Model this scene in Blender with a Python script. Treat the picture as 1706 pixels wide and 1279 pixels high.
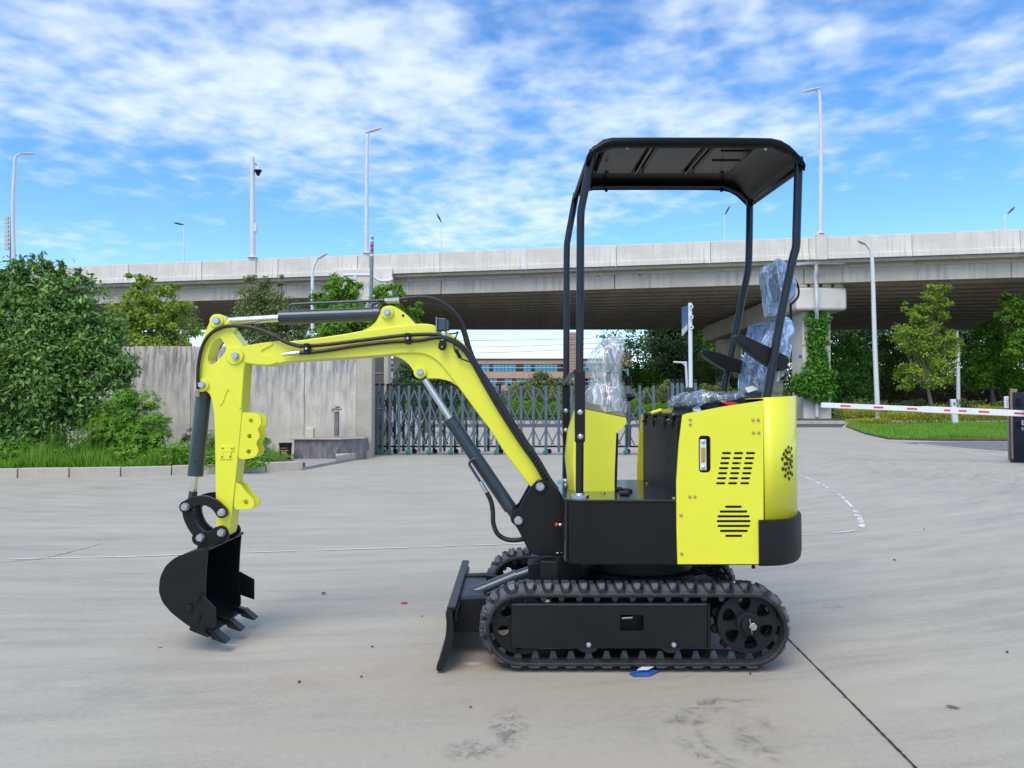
import bpy, math, random
import numpy as np
from mathutils import Vector, Matrix, noise as mnoise
from mathutils.geometry import tessellate_polygon
R = math.radians
random.seed(7); rng = np.random.default_rng(11)
for o in list(bpy.data.objects): bpy.data.objects.remove(o)
scene = bpy.context.scene
col = scene.collection

# ------------------------------------------------------------------ camera
FPX = 1280.0; H = 1.05; CXP = 853.0; CYP = 639.5
TH = math.atan((680 - CYP) / FPX)
cam_d = bpy.data.cameras.new('camera'); cam = bpy.data.objects.new('camera', cam_d); col.objects.link(cam)
cam_d.sensor_width = 36; cam_d.lens = 36 * FPX / 1706; cam_d.clip_end = 3000; cam_d.clip_start = .05
cam.location = (0, 0, H); cam.rotation_euler = (R(90) + TH, 0, 0)
scene.camera = cam
# ------------------------------------------------------------------ world
SUN_EL, SUN_AZ = R(54), R(205)      # azimuth clockwise from +Y : sun behind the camera, to its left
w = bpy.data.worlds.new('World'); scene.world = w; w.use_nodes = True
nt = w.node_tree; N = nt.nodes; L = nt.links; N.clear()
wo = N.new('ShaderNodeOutputWorld'); bg = N.new('ShaderNodeBackground'); bg.inputs[1].default_value = .12
sky = N.new('ShaderNodeTexSky'); sky.sky_type = 'NISHITA'; sky.sun_disc = False
sky.sun_elevation = SUN_EL; sky.sun_rotation = SUN_AZ; sky.air_density = 1.0; sky.dust_density = .3; sky.ozone_density = 3.0
hs = N.new('ShaderNodeHueSaturation'); hs.inputs['Hue'].default_value = .504; hs.inputs['Saturation'].default_value = 1.28; hs.inputs['Value'].default_value = 1.5
L.new(sky.outputs[0], hs.inputs['Color'])
tc = N.new('ShaderNodeTexCoord'); sx = N.new('ShaderNodeSeparateXYZ'); L.new(tc.outputs['Generated'], sx.inputs[0])
def mth(op, a, b=None, c=None, clamp=False):
    n = N.new('ShaderNodeMath'); n.operation = op; n.use_clamp = clamp
    for i, v in enumerate((a, b, c)):
        if v is None: continue
        if isinstance(v, (int, float)): n.inputs[i].default_value = v
        else: L.new(v, n.inputs[i])
    return n.outputs[0]
zz = mth('MAXIMUM', mth('ADD', sx.outputs[2], .10), .05)
cb = N.new('ShaderNodeCombineXYZ'); L.new(mth('DIVIDE', sx.outputs[0], zz), cb.inputs[0]); L.new(mth('DIVIDE', sx.outputs[1], zz), cb.inputs[1])
def wnoise(scale, det, rough, off, dist=0):
    mp = N.new('ShaderNodeMapping'); mp.inputs['Location'].default_value = off; mp.inputs['Rotation'].default_value = (0, 0, .35)
    L.new(cb.outputs[0], mp.inputs[0])
    n = N.new('ShaderNodeTexNoise'); n.inputs['Scale'].default_value = scale; n.inputs['Detail'].default_value = det
    n.inputs['Roughness'].default_value = rough; n.inputs['Distortion'].default_value = dist; L.new(mp.outputs[0], n.inputs['Vector']); return n.outputs[0]
big = wnoise(.7, 2, .5, (3.1, 1.7, 0)); small = wnoise(10.5, 3, .45, (0, 0, 3), .1); mid = wnoise(2.6, 5, .55, (8, 2, 0), .3)
f1 = mth('ADD', mth('MULTIPLY', big, 1.25), mth('ADD', mth('MULTIPLY', small, .78), mth('MULTIPLY', mid, .70)))
# elevation: fewer clouds low in the sky
el = N.new('ShaderNodeMapRange'); el.inputs[1].default_value = .15; el.inputs[2].default_value = .36; el.inputs[3].default_value = -.27; el.inputs[4].default_value = .13
L.new(sx.outputs[2], el.inputs[0])
f2 = mth('ADD', f1, el.outputs[0])
mr = N.new('ShaderNodeMapRange'); mr.interpolation_type = 'SMOOTHSTEP'; mr.inputs[1].default_value = 1.16; mr.inputs[2].default_value = 1.82
L.new(f2, mr.inputs[0])
lowh = N.new('ShaderNodeMapRange'); lowh.inputs[1].default_value = .10; lowh.inputs[2].default_value = .03; lowh.inputs[3].default_value = 0; lowh.inputs[4].default_value = .62
L.new(sx.outputs[2], lowh.inputs[0])
cf = mth('MAXIMUM', mth('MULTIPLY', mr.outputs[0], .84), lowh.outputs[0])
mx = N.new('ShaderNodeMix'); mx.data_type = 'RGBA'; L.new(cf, mx.inputs[0]); L.new(hs.outputs[0], mx.inputs[6]); mx.inputs[7].default_value = (6.0, 6.7, 7.5, 1)
L.new(mx.outputs[2], bg.inputs[0]); L.new(bg.outputs[0], wo.inputs[0])
# ------------------------------------------------------------------ sun
sl = bpy.data.lights.new('sun', 'SUN'); so = bpy.data.objects.new('sun', sl); col.objects.link(so)
sl.energy = 2.0; sl.angle = R(38); sl.color = (1, .91, .77)
sdir = Vector((math.sin(SUN_AZ) * math.cos(SUN_EL), math.cos(SUN_AZ) * math.cos(SUN_EL), math.sin(SUN_EL)))
so.rotation_euler = sdir.to_track_quat('Z', 'Y').to_euler(); so.location = (0, 0, 30)
# ------------------------------------------------------------------ colour
vs = scene.view_settings; vs.view_transform = 'Standard'; vs.look = 'None'; vs.gamma = 1; vs.exposure = 0.42; vs.use_curve_mapping = False
scene.render.engine = 'CYCLES'
scene.cycles.max_bounces = 8; scene.cycles.transparent_max_bounces = 16

# ================================================================== helpers
def ray(px, py):
    c = (px - CXP) / FPX; v = (CYP - py) / FPX
    return Vector((c, math.cos(TH) - v * math.sin(TH), math.sin(TH) + v * math.cos(TH)))
def P(px, py, Y):
    d = ray(px, py); return Vector((0, 0, H)) + d * (Y / d.y)
def G(px, py, z=0.0):
    d = ray(px, py); return Vector((0, 0, H)) + d * ((z - H) / d.z)
WL = {}
def link(o, parent=None, wl=(0, 0, 0)):
    col.objects.link(o); wl = Vector(wl); WL[o.name] = wl
    if parent is not None:
        o.parent = parent; o.location = wl - WL[parent.name]
    else: o.location = wl
    return o
def empty(name, loc, label, cat, group=None):
    o = bpy.data.objects.new(name, None); o.empty_display_size = .2; link(o, None, loc)
    return tag(o, label, cat, group)
def tag(o, label=None, cat=None, group=None, kind=None):
    if label: o['label'] = label
    if cat: o['category'] = cat
    if group: o['group'] = group
    if kind: o['kind'] = kind
    return o
def mesh(name, V, F, mat, parent=None, smooth=None, bevel=0, solid=0, seg=2, loc=None):
    """V in world coordinates. origin goes to loc (or the bounding-box centre base)"""
    V = [Vector(v) for v in V]
    if loc is None:
        n = len(V); a = Vector((sum(v.x for v in V) / n, sum(v.y for v in V) / n, min(v.z for v in V)))
    else: a = Vector(loc)
    me = bpy.data.meshes.new(name); me.from_pydata([v - a for v in V], [], F); me.update()
    if mat is not None: me.materials.append(mat)
    if smooth is not None:
        me.shade_smooth(); me.set_sharp_from_angle(angle=R(smooth))
    o = bpy.data.objects.new(name, me); link(o, parent, a)
    if solid:
        m = o.modifiers.new('s', 'SOLIDIFY'); m.thickness = solid; m.offset = 0
    if bevel:
        m = o.modifiers.new('b', 'BEVEL'); m.width = bevel; m.segments = seg; m.limit_method = 'ANGLE'; m.angle_limit = R(38)
        if smooth is not None: m.harden_normals = True
    return o
def inst(o, wl, parent, rot=None, scale=None, name=None):
    c = o.copy(); c.name = name or o.name.split('.')[0]; col.objects.link(c); WL[c.name] = Vector(wl)
    c.parent = parent
    c.location = Vector(wl) - (WL[parent.name] if parent else Vector((0, 0, 0)))
    if rot is not None: c.rotation_euler = rot
    if scale is not None: c.scale = scale
    return c
class MB:
    def __init__(s): s.V = []; s.F = []
    def add(s, V, F):
        b = len(s.V); s.V += [Vector(v) for v in V]; s.F += [tuple(i + b for i in f) for f in F]; return s
    def box(s, x0, x1, y0, y1, z0, z1):
        return s.add([(x0,y0,z0),(x1,y0,z0),(x1,y1,z0),(x0,y1,z0),(x0,y0,z1),(x1,y0,z1),(x1,y1,z1),(x0,y1,z1)],
                     [(0,3,2,1),(4,5,6,7),(0,1,5,4),(1,2,6,5),(2,3,7,6),(3,0,4,7)])
    def tube(s, pts, r, n=10, closed=False, cap=True):
        pts = [Vector(p) for p in pts]; m = len(pts)
        rr = r if isinstance(r, (list, tuple)) else [r] * m
        T = []
        for i in range(m):
            a = pts[(i - 1) % m] if (closed or i > 0) else pts[i]; b = pts[(i + 1) % m] if (closed or i < m - 1) else pts[i]
            T.append((b - a).normalized())
        ref = Vector((0, 0, 1)) if abs(T[0].z) < .9 else Vector((1, 0, 0))
        u = (ref - T[0] * ref.dot(T[0])).normalized()
        V = []; F = []
        for i in range(m):
            u = (u - T[i] * u.dot(T[i])).normalized(); v = T[i].cross(u)
            for k in range(n):
                a = 2 * math.pi * k / n; V.append(pts[i] + (u * math.cos(a) + v * math.sin(a)) * rr[i])
        for i in range(m if closed else m - 1):
            j = (i + 1) % m
            for k in range(n):
                F.append((i*n+k, i*n+(k+1)%n, j*n+(k+1)%n, j*n+k))
        if cap and not closed:
            F.append(tuple(range(n))[::-1]); F.append(tuple((m-1)*n+k for k in range(n)))
        return s.add(V, F)
    def prism(s, outline, y0, y1, holes=()):
        """outline: (x,z) pairs extruded along Y. optional holes"""
        loops = [list(outline)] + [list(h) for h in holes]
        def area(l): return sum(l[i][0]*l[(i+1)%len(l)][1]-l[(i+1)%len(l)][0]*l[i][1] for i in range(len(l)))
        if area(loops[0]) < 0: loops[0].reverse()
        for h in loops[1:]:
            if area(h) > 0: h.reverse()
        flat = [p for l in loops for p in l]; n = len(flat)
        V = [(p[0], y0, p[1]) for p in flat] + [(p[0], y1, p[1]) for p in flat]; F = []
        if holes:
            for t in tessellate_polygon([[Vector((p[0], p[1], 0)) for p in l] for l in loops]):
                a, b, c = t; A, B, C_ = flat[a], flat[b], flat[c]
                ar = (B[0]-A[0])*(C_[1]-A[1]) - (C_[0]-A[0])*(B[1]-A[1])
                if abs(ar) < 1e-12: continue
                if ar < 0: a, b, c = a, c, b
                F.append((a, b, c)); F.append((a+n, c+n, b+n))
        else:
            F.append(tuple(range(n))); F.append(tuple(range(2*n-1, n-1, -1)))
        k = 0
        for l in loops:
            m = len(l)
            for i in range(m):
                a = k + i; b = k + (i+1) % m; F.append((a, a+n, b+n, b))
            k += m
        return s.add(V, F)
    def plan(s, outline, z0, z1):
        l = list(outline)
        if sum(l[i][0]*l[(i+1)%len(l)][1]-l[(i+1)%len(l)][0]*l[i][1] for i in range(len(l))) < 0: l.reverse()
        n = len(l); V = [(p[0], p[1], z0) for p in l] + [(p[0], p[1], z1) for p in l]
        F = [tuple(range(n-1, -1, -1)), tuple(range(n, 2*n))] + [(i, (i+1)%n, (i+1)%n+n, i+n) for i in range(n)]
        return s.add(V, F)
    def lathe(s, prof, axis_pt, axis='Y', n=24):
        """prof: (r, t) along axis"""
        V = []; F = []; m = len(prof); ap = Vector(axis_pt)
        for r, t in prof:
            for k in range(n):
                a = 2*math.pi*k/n; c, d = r*math.cos(a), r*math.sin(a)
                V.append(ap + (Vector((c, t, d)) if axis == 'Y' else Vector((c, d, t)) if axis == 'Z' else Vector((t, c, d))))
        for i in range(m-1):
            for k in range(n): F.append((i*n+k, i*n+(k+1)%n, (i+1)*n+(k+1)%n, (i+1)*n+k))
        F.append(tuple(range(n))); F.append(tuple((m-1)*n+k for k in range(n))[::-1])
        return s.add(V, F)
    def obj(s, name, mat, parent=None, **k): return mesh(name, s.V, s.F, mat, parent, **k)
def px2(pts, Y): return [(P(a, b, Y).x, P(a, b, Y).z) for a, b in pts]
def chaikin(p, it=1, q=.2):
    for _ in range(it):
        o = []
        for i in range(len(p)):
            a, b = p[i], p[(i+1) % len(p)]
            o.append(((1-q)*a[0]+q*b[0], (1-q)*a[1]+q*b[1])); o.append((q*a[0]+(1-q)*b[0], q*a[1]+(1-q)*b[1]))
        p = o
    return p
def smooth_path(pts, sub=5):
    pts = [Vector(p) for p in pts]; o = []
    for i in range(len(pts)-1):
        p0 = pts[max(i-1, 0)]; p1 = pts[i]; p2 = pts[i+1]; p3 = pts[min(i+2, len(pts)-1)]
        for k in range(sub):
            t = k/sub
            o.append(.5*((2*p1)+(p2-p0)*t+(2*p0-5*p1+4*p2-p3)*t*t+(-p0+3*p1-3*p2+p3)*t**3))
    return o + [pts[-1]]
def slot(cx, cz, hw, hh, n=4):
    o = []
    for k in range(n+1): a = -math.pi/2 + math.pi*k/n; o.append((cx+hw-hh+hh*math.cos(a), cz+hh*math.sin(a)))
    for k in range(n+1): a = math.pi/2 + math.pi*k/n; o.append((cx-hw+hh+hh*math.cos(a), cz+hh*math.sin(a)))
    return o
def circ(cx, cz, r, n=12, ph=0): return [(cx+r*math.cos(ph+2*math.pi*k/n), cz+r*math.sin(ph+2*math.pi*k/n)) for k in range(n)]
def rrect(x0, x1, z0, z1, r, n=4):
    o = []
    for cx, cz, a0 in ((x1-r, z0+r, -90), (x1-r, z1-r, 0), (x0+r, z1-r, 90), (x0+r, z0+r, 180)):
        for k in range(n+1): a = R(a0+90*k/n); o.append((cx+r*math.cos(a), cz+r*math.sin(a)))
    return o

# ================================================================== materials
def mat(name, c, rough=.5, metal=0, var=.12, vscale=8, bump=0, bscale=60, coat=0, spec=.5, c2=None, rvar=.1, stretch=None):
    m = bpy.data.materials.new(name); m.use_nodes = True; t = m.node_tree; b = t.nodes['Principled BSDF']
    b.inputs['Metallic'].default_value = metal; b.inputs['Coat Weight'].default_value = coat; b.inputs['Coat Roughness'].default_value = .08
    b.inputs['Specular IOR Level'].default_value = spec
    tc = t.nodes.new('ShaderNodeTexCoord'); mp = t.nodes.new('ShaderNodeMapping'); t.links.new(tc.outputs['Object'], mp.inputs[0])
    if stretch: mp.inputs['Scale'].default_value = stretch
    n = t.nodes.new('ShaderNodeTexNoise'); n.inputs['Scale'].default_value = vscale; n.inputs['Detail'].default_value = 6; n.inputs['Roughness'].default_value = .6
    t.links.new(mp.outputs[0], n.inputs['Vector'])
    cr = t.nodes.new('ShaderNodeValToRGB'); cr.color_ramp.elements[0].position = .3; cr.color_ramp.elements[1].position = .7
    a = [max(0, x*(1-var)) for x in c]; z = [min(1, x*(1+var)) for x in c] if c2 is None else c2
    cr.color_ramp.elements[0].color = (*a, 1); cr.color_ramp.elements[1].color = (*z, 1)
    t.links.new(n.outputs[0], cr.inputs[0]); t.links.new(cr.outputs[0], b.inputs['Base Color'])
    mr = t.nodes.new('ShaderNodeMapRange'); mr.inputs[3].default_value = max(.02, rough-rvar); mr.inputs[4].default_value = min(1, rough+rvar)
    t.links.new(n.outputs[0], mr.inputs[0]); t.links.new(mr.outputs[0], b.inputs['Roughness'])
    if bump:
        n2 = t.nodes.new('ShaderNodeTexNoise'); n2.inputs['Scale'].default_value = bscale; n2.inputs['Detail'].default_value = 5
        t.links.new(mp.outputs[0], n2.inputs['Vector'])
        bp = t.nodes.new('ShaderNodeBump'); bp.inputs['Strength'].default_value = bump; bp.inputs['Distance'].default_value = .01
        t.links.new(n2.outputs[0], bp.inputs['Height']); t.links.new(bp.outputs[0], b.inputs['Normal'])
    m['bsdf'] = 1
    return m
YEL = mat('lemon_paint', (.78, .765, .034), .38, var=.03, vscale=3, coat=.35, bump=.04, bscale=25, rvar=.06)
BLK = mat('black_paint', (.008, .008, .009), .36, var=.3, vscale=6, coat=.06, bump=.05, bscale=20, rvar=.12, spec=.28)
BLKM = mat('matt_black', (.009, .009, .010), .5, var=.3, vscale=9, bump=.1, bscale=60, spec=.3)
GLS = mat('gloss_black', (.006, .006, .007), .16, var=.3, vscale=3, coat=.1, bump=.03, bscale=12, rvar=.06, spec=.28)
DECK = mat('deck_black', (.014, .014, .016), .22, var=.6, vscale=14, coat=.5, bump=.08, bscale=30, rvar=.15)
CYLP = mat('slate_paint', (.022, .036, .052), .32, var=.12, vscale=8, coat=.4, bump=.03, bscale=30)
POST = mat('post_paint', (.007, .009, .016), .28, var=.2, vscale=8, coat=.12, spec=.4)
CHR = mat('chrome', (.75, .76, .78), .14, metal=1, var=.05, rvar=.05)
ZINC = mat('zinc', (.55, .57, .6), .33, metal=1, var=.2, vscale=60)
BRASS = mat('yellow_zinc', (.6, .42, .2), .35, metal=1, var=.25, vscale=60)
RUB = mat('rubber', (.009, .010, .012), .55, var=.3, c2=(.032, .032, .033), vscale=25, bump=.25, bscale=70, spec=.4)
RUBT = mat('rubber_dusty', (.040, .043, .052), .40, var=.35, c2=(.095, .098, .108), vscale=40, bump=.25, bscale=90, spec=.7)
HOSE = mat('hose', (.012, .012, .013), .42, var=.2, vscale=30, bump=.2, bscale=200)
WHT = mat('white_paint', (.72, .73, .74), .4, var=.06, vscale=3)
WPOLE = mat('pole_white', (.66, .68, .70), .45, var=.06, vscale=1)
RED = mat('red_paint', (.60, .03, .035), .45, var=.1)
GREY = mat('grey_metal', (.22, .23, .25), .4, metal=.4, var=.1)
BEIGE = mat('grey_plastic', (.20, .20, .17), .5, var=.1)
SEATF = mat('seat_fabric', (.02, .026, .04), .6, var=.2, bump=.2, bscale=90)
AMBER = mat('amber', (.45, .28, .05), .3, var=.25, vscale=120)
GATE = mat('gate_metal', (.12, .155, .185), .38, metal=.5, var=.12, vscale=10)
GATED = mat('gate_metal_dark', (.035, .05, .055), .45, metal=.3, var=.2)  # darker gate metal: shadow on the back row put into the colour
GRNW = mat('wheel_green', (.03, .16, .11), .5, var=.2)
NAVY = mat('navy_board', (.014, .018, .036), .45, var=.25, vscale=5)
WOOD = mat('board_edge', (.30, .19, .12), .7, var=.15, vscale=20)
BLUE = mat('blue_sign', (.02, .09, .32), .4, var=.1)
BARK = mat('bark', (.13, .11, .085), .9, var=.35, vscale=12, bump=.6, bscale=30)
SOIL = mat('soil', (.085, .07, .05), .95, var=.4, vscale=5, bump=.7, bscale=25)
ASPH = mat('asphalt', (.075, .075, .08), .85, var=.2, vscale=2, bump=.3, bscale=60)
PAVE = mat('pavement_grey', (.33, .31, .29), .85, var=.12, vscale=1.5)
GRAVEL = mat('gravel_grey', (.17, .165, .165), .95, var=.45, vscale=6, bump=.8, bscale=30)

BLKE = mat('black_edge_highlight', (.06, .06, .06), .4, var=.3, vscale=20)  # lighter grey paints a highlight along the side panel's top flange
ROLL = mat('roller_grey', (.045, .045, .05), .5, var=.3, vscale=12)
def concrete(name, c, dark, streak=(3, 3, .25), amt=.6, thr=(.5, .72), bscale=18, patch=None, dscale=2.5, ztop=None, pale=None):
    """weathered concrete: mottling plus vertical run-off stains"""
    m = bpy.data.materials.new(name); m.use_nodes = True; t = m.node_tree; b = t.nodes['Principled BSDF']; nn = t.nodes; ll = t.links
    tcn = nn.new('ShaderNodeTexCoord')
    def nz(scale, det, mapscale=None, rough=.6):
        mp = nn.new('ShaderNodeMapping'); ll.new(tcn.outputs['Object'], mp.inputs[0])
        if mapscale: mp.inputs['Scale'].default_value = mapscale
        n = nn.new('ShaderNodeTexNoise'); n.inputs['Scale'].default_value = scale; n.inputs['Detail'].default_value = det; n.inputs['Roughness'].default_value = rough
        ll.new(mp.outputs[0], n.inputs['Vector']); return n.outputs[0]
    r1 = nn.new('ShaderNodeValToRGB'); r1.color_ramp.elements[0].position = .3; r1.color_ramp.elements[1].position = .72
    r1.color_ramp.elements[0].color = (*[x*.82 for x in c], 1); r1.color_ramp.elements[1].color = (*[min(1, x*1.12) for x in c], 1)
    ll.new(nz(dscale, 7), r1.inputs[0])
    s = nn.new('ShaderNodeMapRange'); s.inputs[1].default_value = thr[0]; s.inputs[2].default_value = thr[1]; s.inputs[4].default_value = amt
    ll.new(nz(1.6, 6, streak, .65), s.inputs[0])
    g = nn.new('ShaderNodeMapRange'); g.inputs[1].default_value = .35; g.inputs[2].default_value = .65; ll.new(nz(.5, 3), g.inputs[0])
    mu = nn.new('ShaderNodeMath'); mu.operation = 'MULTIPLY'; ll.new(s.outputs[0], mu.inputs[0]); ll.new(g.outputs[0], mu.inputs[1])
    base_out = r1.outputs[0]; fac = mu.outputs[0]
    if ztop:
        sz = nn.new('ShaderNodeSeparateXYZ'); ll.new(tcn.outputs['Object'], sz.inputs[0])
        zg = nn.new('ShaderNodeMapRange'); zg.inputs[1].default_value = ztop[0]; zg.inputs[2].default_value = ztop[1]; zg.inputs[3].default_value = .12; zg.inputs[4].default_value = 1.0; ll.new(sz.outputs[2], zg.inputs[0])
        m3 = nn.new('ShaderNodeMath'); m3.operation = 'MULTIPLY'; ll.new(s.outputs[0], m3.inputs[0]); ll.new(zg.outputs[0], m3.inputs[1]); fac = m3.outputs[0]
        pf_ = nn.new('ShaderNodeMapRange'); pf_.inputs[1].default_value = .5; pf_.inputs[2].default_value = .6; pf_.inputs[4].default_value = .8; ll.new(nz(2.3, 5, (4, 4, .6)), pf_.inputs[0])
        m4 = nn.new('ShaderNodeMath'); m4.operation = 'MULTIPLY'; ll.new(pf_.outputs[0], m4.inputs[0]); ll.new(zg.outputs[0], m4.inputs[1])
        mp2 = nn.new('ShaderNodeMix'); mp2.data_type = 'RGBA'; ll.new(m4.outputs[0], mp2.inputs[0]); ll.new(base_out, mp2.inputs[6]); mp2.inputs[7].default_value = (*pale, 1); base_out = mp2.outputs[2]
    mx = nn.new('ShaderNodeMix'); mx.data_type = 'RGBA'; ll.new(fac, mx.inputs[0]); ll.new(base_out, mx.inputs[6]); mx.inputs[7].default_value = (*dark, 1)
    ll.new(mx.outputs[2], b.inputs['Base Color']); b.inputs['Roughness'].default_value = .85
    bp = nn.new('ShaderNodeBump'); bp.inputs['Strength'].default_value = .35; bp.inputs['Distance'].default_value = .02
    ll.new(nz(bscale, 6), bp.inputs['Height']); ll.new(bp.outputs[0], b.inputs['Normal'])
    return m
WALLC = concrete('wall_concrete', (.64, .575, .485), (.19, .18, .18), streak=(6, 6, .8), amt=.95, thr=(.43, .62), ztop=(.5, 2.3), pale=(.62, .60, .60))
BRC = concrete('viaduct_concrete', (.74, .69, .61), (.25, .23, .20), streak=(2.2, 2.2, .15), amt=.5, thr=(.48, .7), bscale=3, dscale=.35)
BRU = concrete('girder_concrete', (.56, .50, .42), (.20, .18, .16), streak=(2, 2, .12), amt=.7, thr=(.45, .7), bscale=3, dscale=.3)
KERB = concrete('kerb_concrete', (.50, .45, .38), (.2, .19, .17), amt=.5)
TROUGH = concrete('trough_concrete', (.24, .22, .22), (.07, .065, .075), streak=(6, 6, 2), amt=.9, thr=(.4, .6), dscale=8)

def ground_mat():
    m = bpy.data.materials.new('yard_concrete'); m.use_nodes = True; t = m.node_tree; nn = t.nodes; ll = t.links; b = nn['Principled BSDF']
    tcn = nn.new('ShaderNodeTexCoord'); sp = nn.new('ShaderNodeSeparateXYZ'); ll.new(tcn.outputs['Object'], sp.inputs[0])
    def M(op, a, b_=None, cl=False):
        n = nn.new('ShaderNodeMath'); n.operation = op; n.use_clamp = cl
        for i, v in enumerate((a, b_)):
            if v is None: continue
            if isinstance(v, (int, float)): n.inputs[i].default_value = v
            else: ll.new(v, n.inputs[i])
        return n.outputs[0]
    def nz(vec, scale, det=6, rough=.6, ms=None, dist=0):
        if ms:
            mp = nn.new('ShaderNodeMapping'); mp.inputs['Scale'].default_value = ms; ll.new(vec, mp.inputs[0]); vec = mp.outputs[0]
        n = nn.new('ShaderNodeTexNoise'); n.inputs['Scale'].default_value = scale; n.inputs['Detail'].default_value = det; n.inputs['Roughness'].default_value = rough; n.inputs['Distortion'].default_value = dist
        ll.new(vec, n.inputs['Vector']); return n.outputs[0]
    def mr(v, a, b_, c=0, d=1, sm=True):
        n = nn.new('ShaderNodeMapRange'); n.interpolation_type = 'SMOOTHSTEP' if sm else 'LINEAR'
        n.inputs[1].default_value = a; n.inputs[2].default_value = b_; n.inputs[3].default_value = c; n.inputs[4].default_value = d; ll.new(v, n.inputs[0]); return n.outputs[0]
    X, Yc = sp.outputs[0], sp.outputs[1]
    dx = M('ADD', X, 3.0); dy = M('ADD', Yc, -19.0)
    rad = M('SQRT', M('ADD', M('MULTIPLY', dx, dx), M('MULTIPLY', dy, dy)))
    ang = M('ARCTAN2', dx, M('MULTIPLY', dy, -1))
    pol = nn.new('ShaderNodeCombineXYZ'); ll.new(M('MULTIPLY', ang, 7.0), pol.inputs[0]); ll.new(M('MULTIPLY', rad, 3.2), pol.inputs[1])
    broom = nz(pol.outputs[0], 1.9, 10, .72, dist=.25)
    pol2 = nn.new('ShaderNodeCombineXYZ'); ll.new(M('MULTIPLY', ang, 2.2), pol2.inputs[0]); ll.new(M('MULTIPLY', rad, .8), pol2.inputs[1])
    bands = nz(pol2.outputs[0], 1.6, 5, .6)
    obj = tcn.outputs['Object']
    mott = nz(obj, .35, 5, .55); fine = nz(obj, 38, 4, .7)
    val = M('ADD', M('ADD', M('MULTIPLY', broom, .46), M('MULTIPLY', bands, .22)), M('ADD', M('MULTIPLY', mott, .12), M('ADD', M('MULTIPLY', fine, .20), M('ADD', M('MULTIPLY', nz(obj, 130, 3, .8), .26), -.12))))
    cr = nn.new('ShaderNodeValToRGB'); e = cr.color_ramp.elements
    e[0].position = .36; e[0].color = (.262, .240, .200, 1); e[1].position = .68; e[1].color = (.482, .445, .372, 1)
    k = e.new(.5); k.color = (.385, .353, .294, 1)
    ll.new(val, cr.inputs[0])
    # warm sandy film near the machine
    warm = nn.new('ShaderNodeMix'); warm.data_type = 'RGBA'
    g1 = M('ADD', M('MULTIPLY', M('ADD', X, -.2), M('ADD', X, -.2)), M('MULTIPLY', M('MULTIPLY', M('ADD', Yc, -2.7), M('ADD', Yc, -2.7)), 1.6))
    ll.new(M('MULTIPLY', mr(g1, .1, 2.4, .42, 0), mr(broom, .35, .62)), warm.inputs[0]); ll.new(cr.outputs[0], warm.inputs[6]); warm.inputs[7].default_value = (.34, .27, .19, 1)
    # tyre scuffs: broken rings swept at two turning points
    out = warm.outputs[2]
    def ring(out, cx, cy, r0, wdt, amt, a0=None, sc=9):
        ddx = M('ADD', X, -cx); ddy = M('ADD', Yc, -cy); rr = M('SQRT', M('ADD', M('MULTIPLY', ddx, ddx), M('MULTIPLY', ddy, ddy)))
        rr = M('ADD', rr, M('MULTIPLY', nz(obj, 5, 3), .05))
        dd = M('ABSOLUTE', M('ADD', rr, -r0))
        an = M('ARCTAN2', M('MULTIPLY', ddy, -1), M('MULTIPLY', ddx, -1)); side = mr(M('ABSOLUTE', M('ADD', an, -(a0 if a0 is not None else 2.4))), .7, 1.7, 1, 0)
        f = M('MULTIPLY', M('MULTIPLY', mr(dd, 0, wdt, amt, 0), side), mr(nz(obj, sc, 6, .75, dist=.6), .42, .66))
        q = nn.new('ShaderNodeMix'); q.data_type = 'RGBA'; ll.new(f, q.inputs[0]); ll.new(out, q.inputs[6]); q.inputs[7].default_value = (.07, .065, .06, 1); return q.outputs[2]
    out = ring(out, .84, 2.50, .33, .045, .85, -.3, 12); out = ring(out, .84, 2.50, .27, .03, .6, -.3, 12); out = ring(out, .88, 2.46, .16, .07, .7, -.2, 11); out = ring(out, 2.6, 5.2, 1.5, .12, .16, 2.6, 4)
    def blot(out, p, rx, ry, amt, colr, sc=7, t0=.44, t1=.62):
        a = M('DIVIDE', M('ADD', X, -p.x), rx); b2 = M('DIVIDE', M('ADD', Yc, -p.y), ry)
        d2 = M('ADD', M('MULTIPLY', a, a), M('MULTIPLY', b2, b2))
        f = M('MULTIPLY', mr(d2, 0, 1, amt, 0), mr(nz(obj, sc, 7, .75, dist=.5), t0, t1))
        q = nn.new('ShaderNodeMix'); q.data_type = 'RGBA'; ll.new(f, q.inputs[0]); ll.new(out, q.inputs[6]); q.inputs[7].default_value = (*colr, 1); return q.outputs[2]
    out = blot(out, G(848, 1212), .08, .20, .75, (.09, .085, .075), 22)
    out = blot(out, G(640, 1180), .8, .12, .3, (.24, .22, .2), 4)
    out = blot(out, G(150, 1150), .9, .2, .35, (.25, .23, .21), 3)
    out = blot(out, G(1150, 1200), .5, .3, .3, (.22, .2, .17), 6)
    out = blot(out, G(790, 1250), .12, .10, .6, (.10, .09, .08), 18)
    out = blot(out, G(790, 1110), .25, .12, .6, (.36, .26, .16), 9)
    out = blot(out, G(560, 1130), .7, .25, .35, (.36, .25, .18), 3)
    out = blot(out, G(470, 1000), .5, .3, .25, (.22, .21, .2), 3)
    out = blot(out, G(785, 1105), .05, .025, 1.0, (.62, .60, .56), 20, .35, .5)
    out = blot(out, G(1385, 1010), .08, .08, .6, (.15, .14, .13), 12, .35, .6)
    out = blot(out, G(380, 1074), .05, .02, .8, (.62, .6, .57), 20, .3, .5)
    # oil specks
    vo = nn.new('ShaderNodeTexVoronoi'); vo.inputs['Scale'].default_value = 2.2; ll.new(obj, vo.inputs['Vector'])
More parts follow.
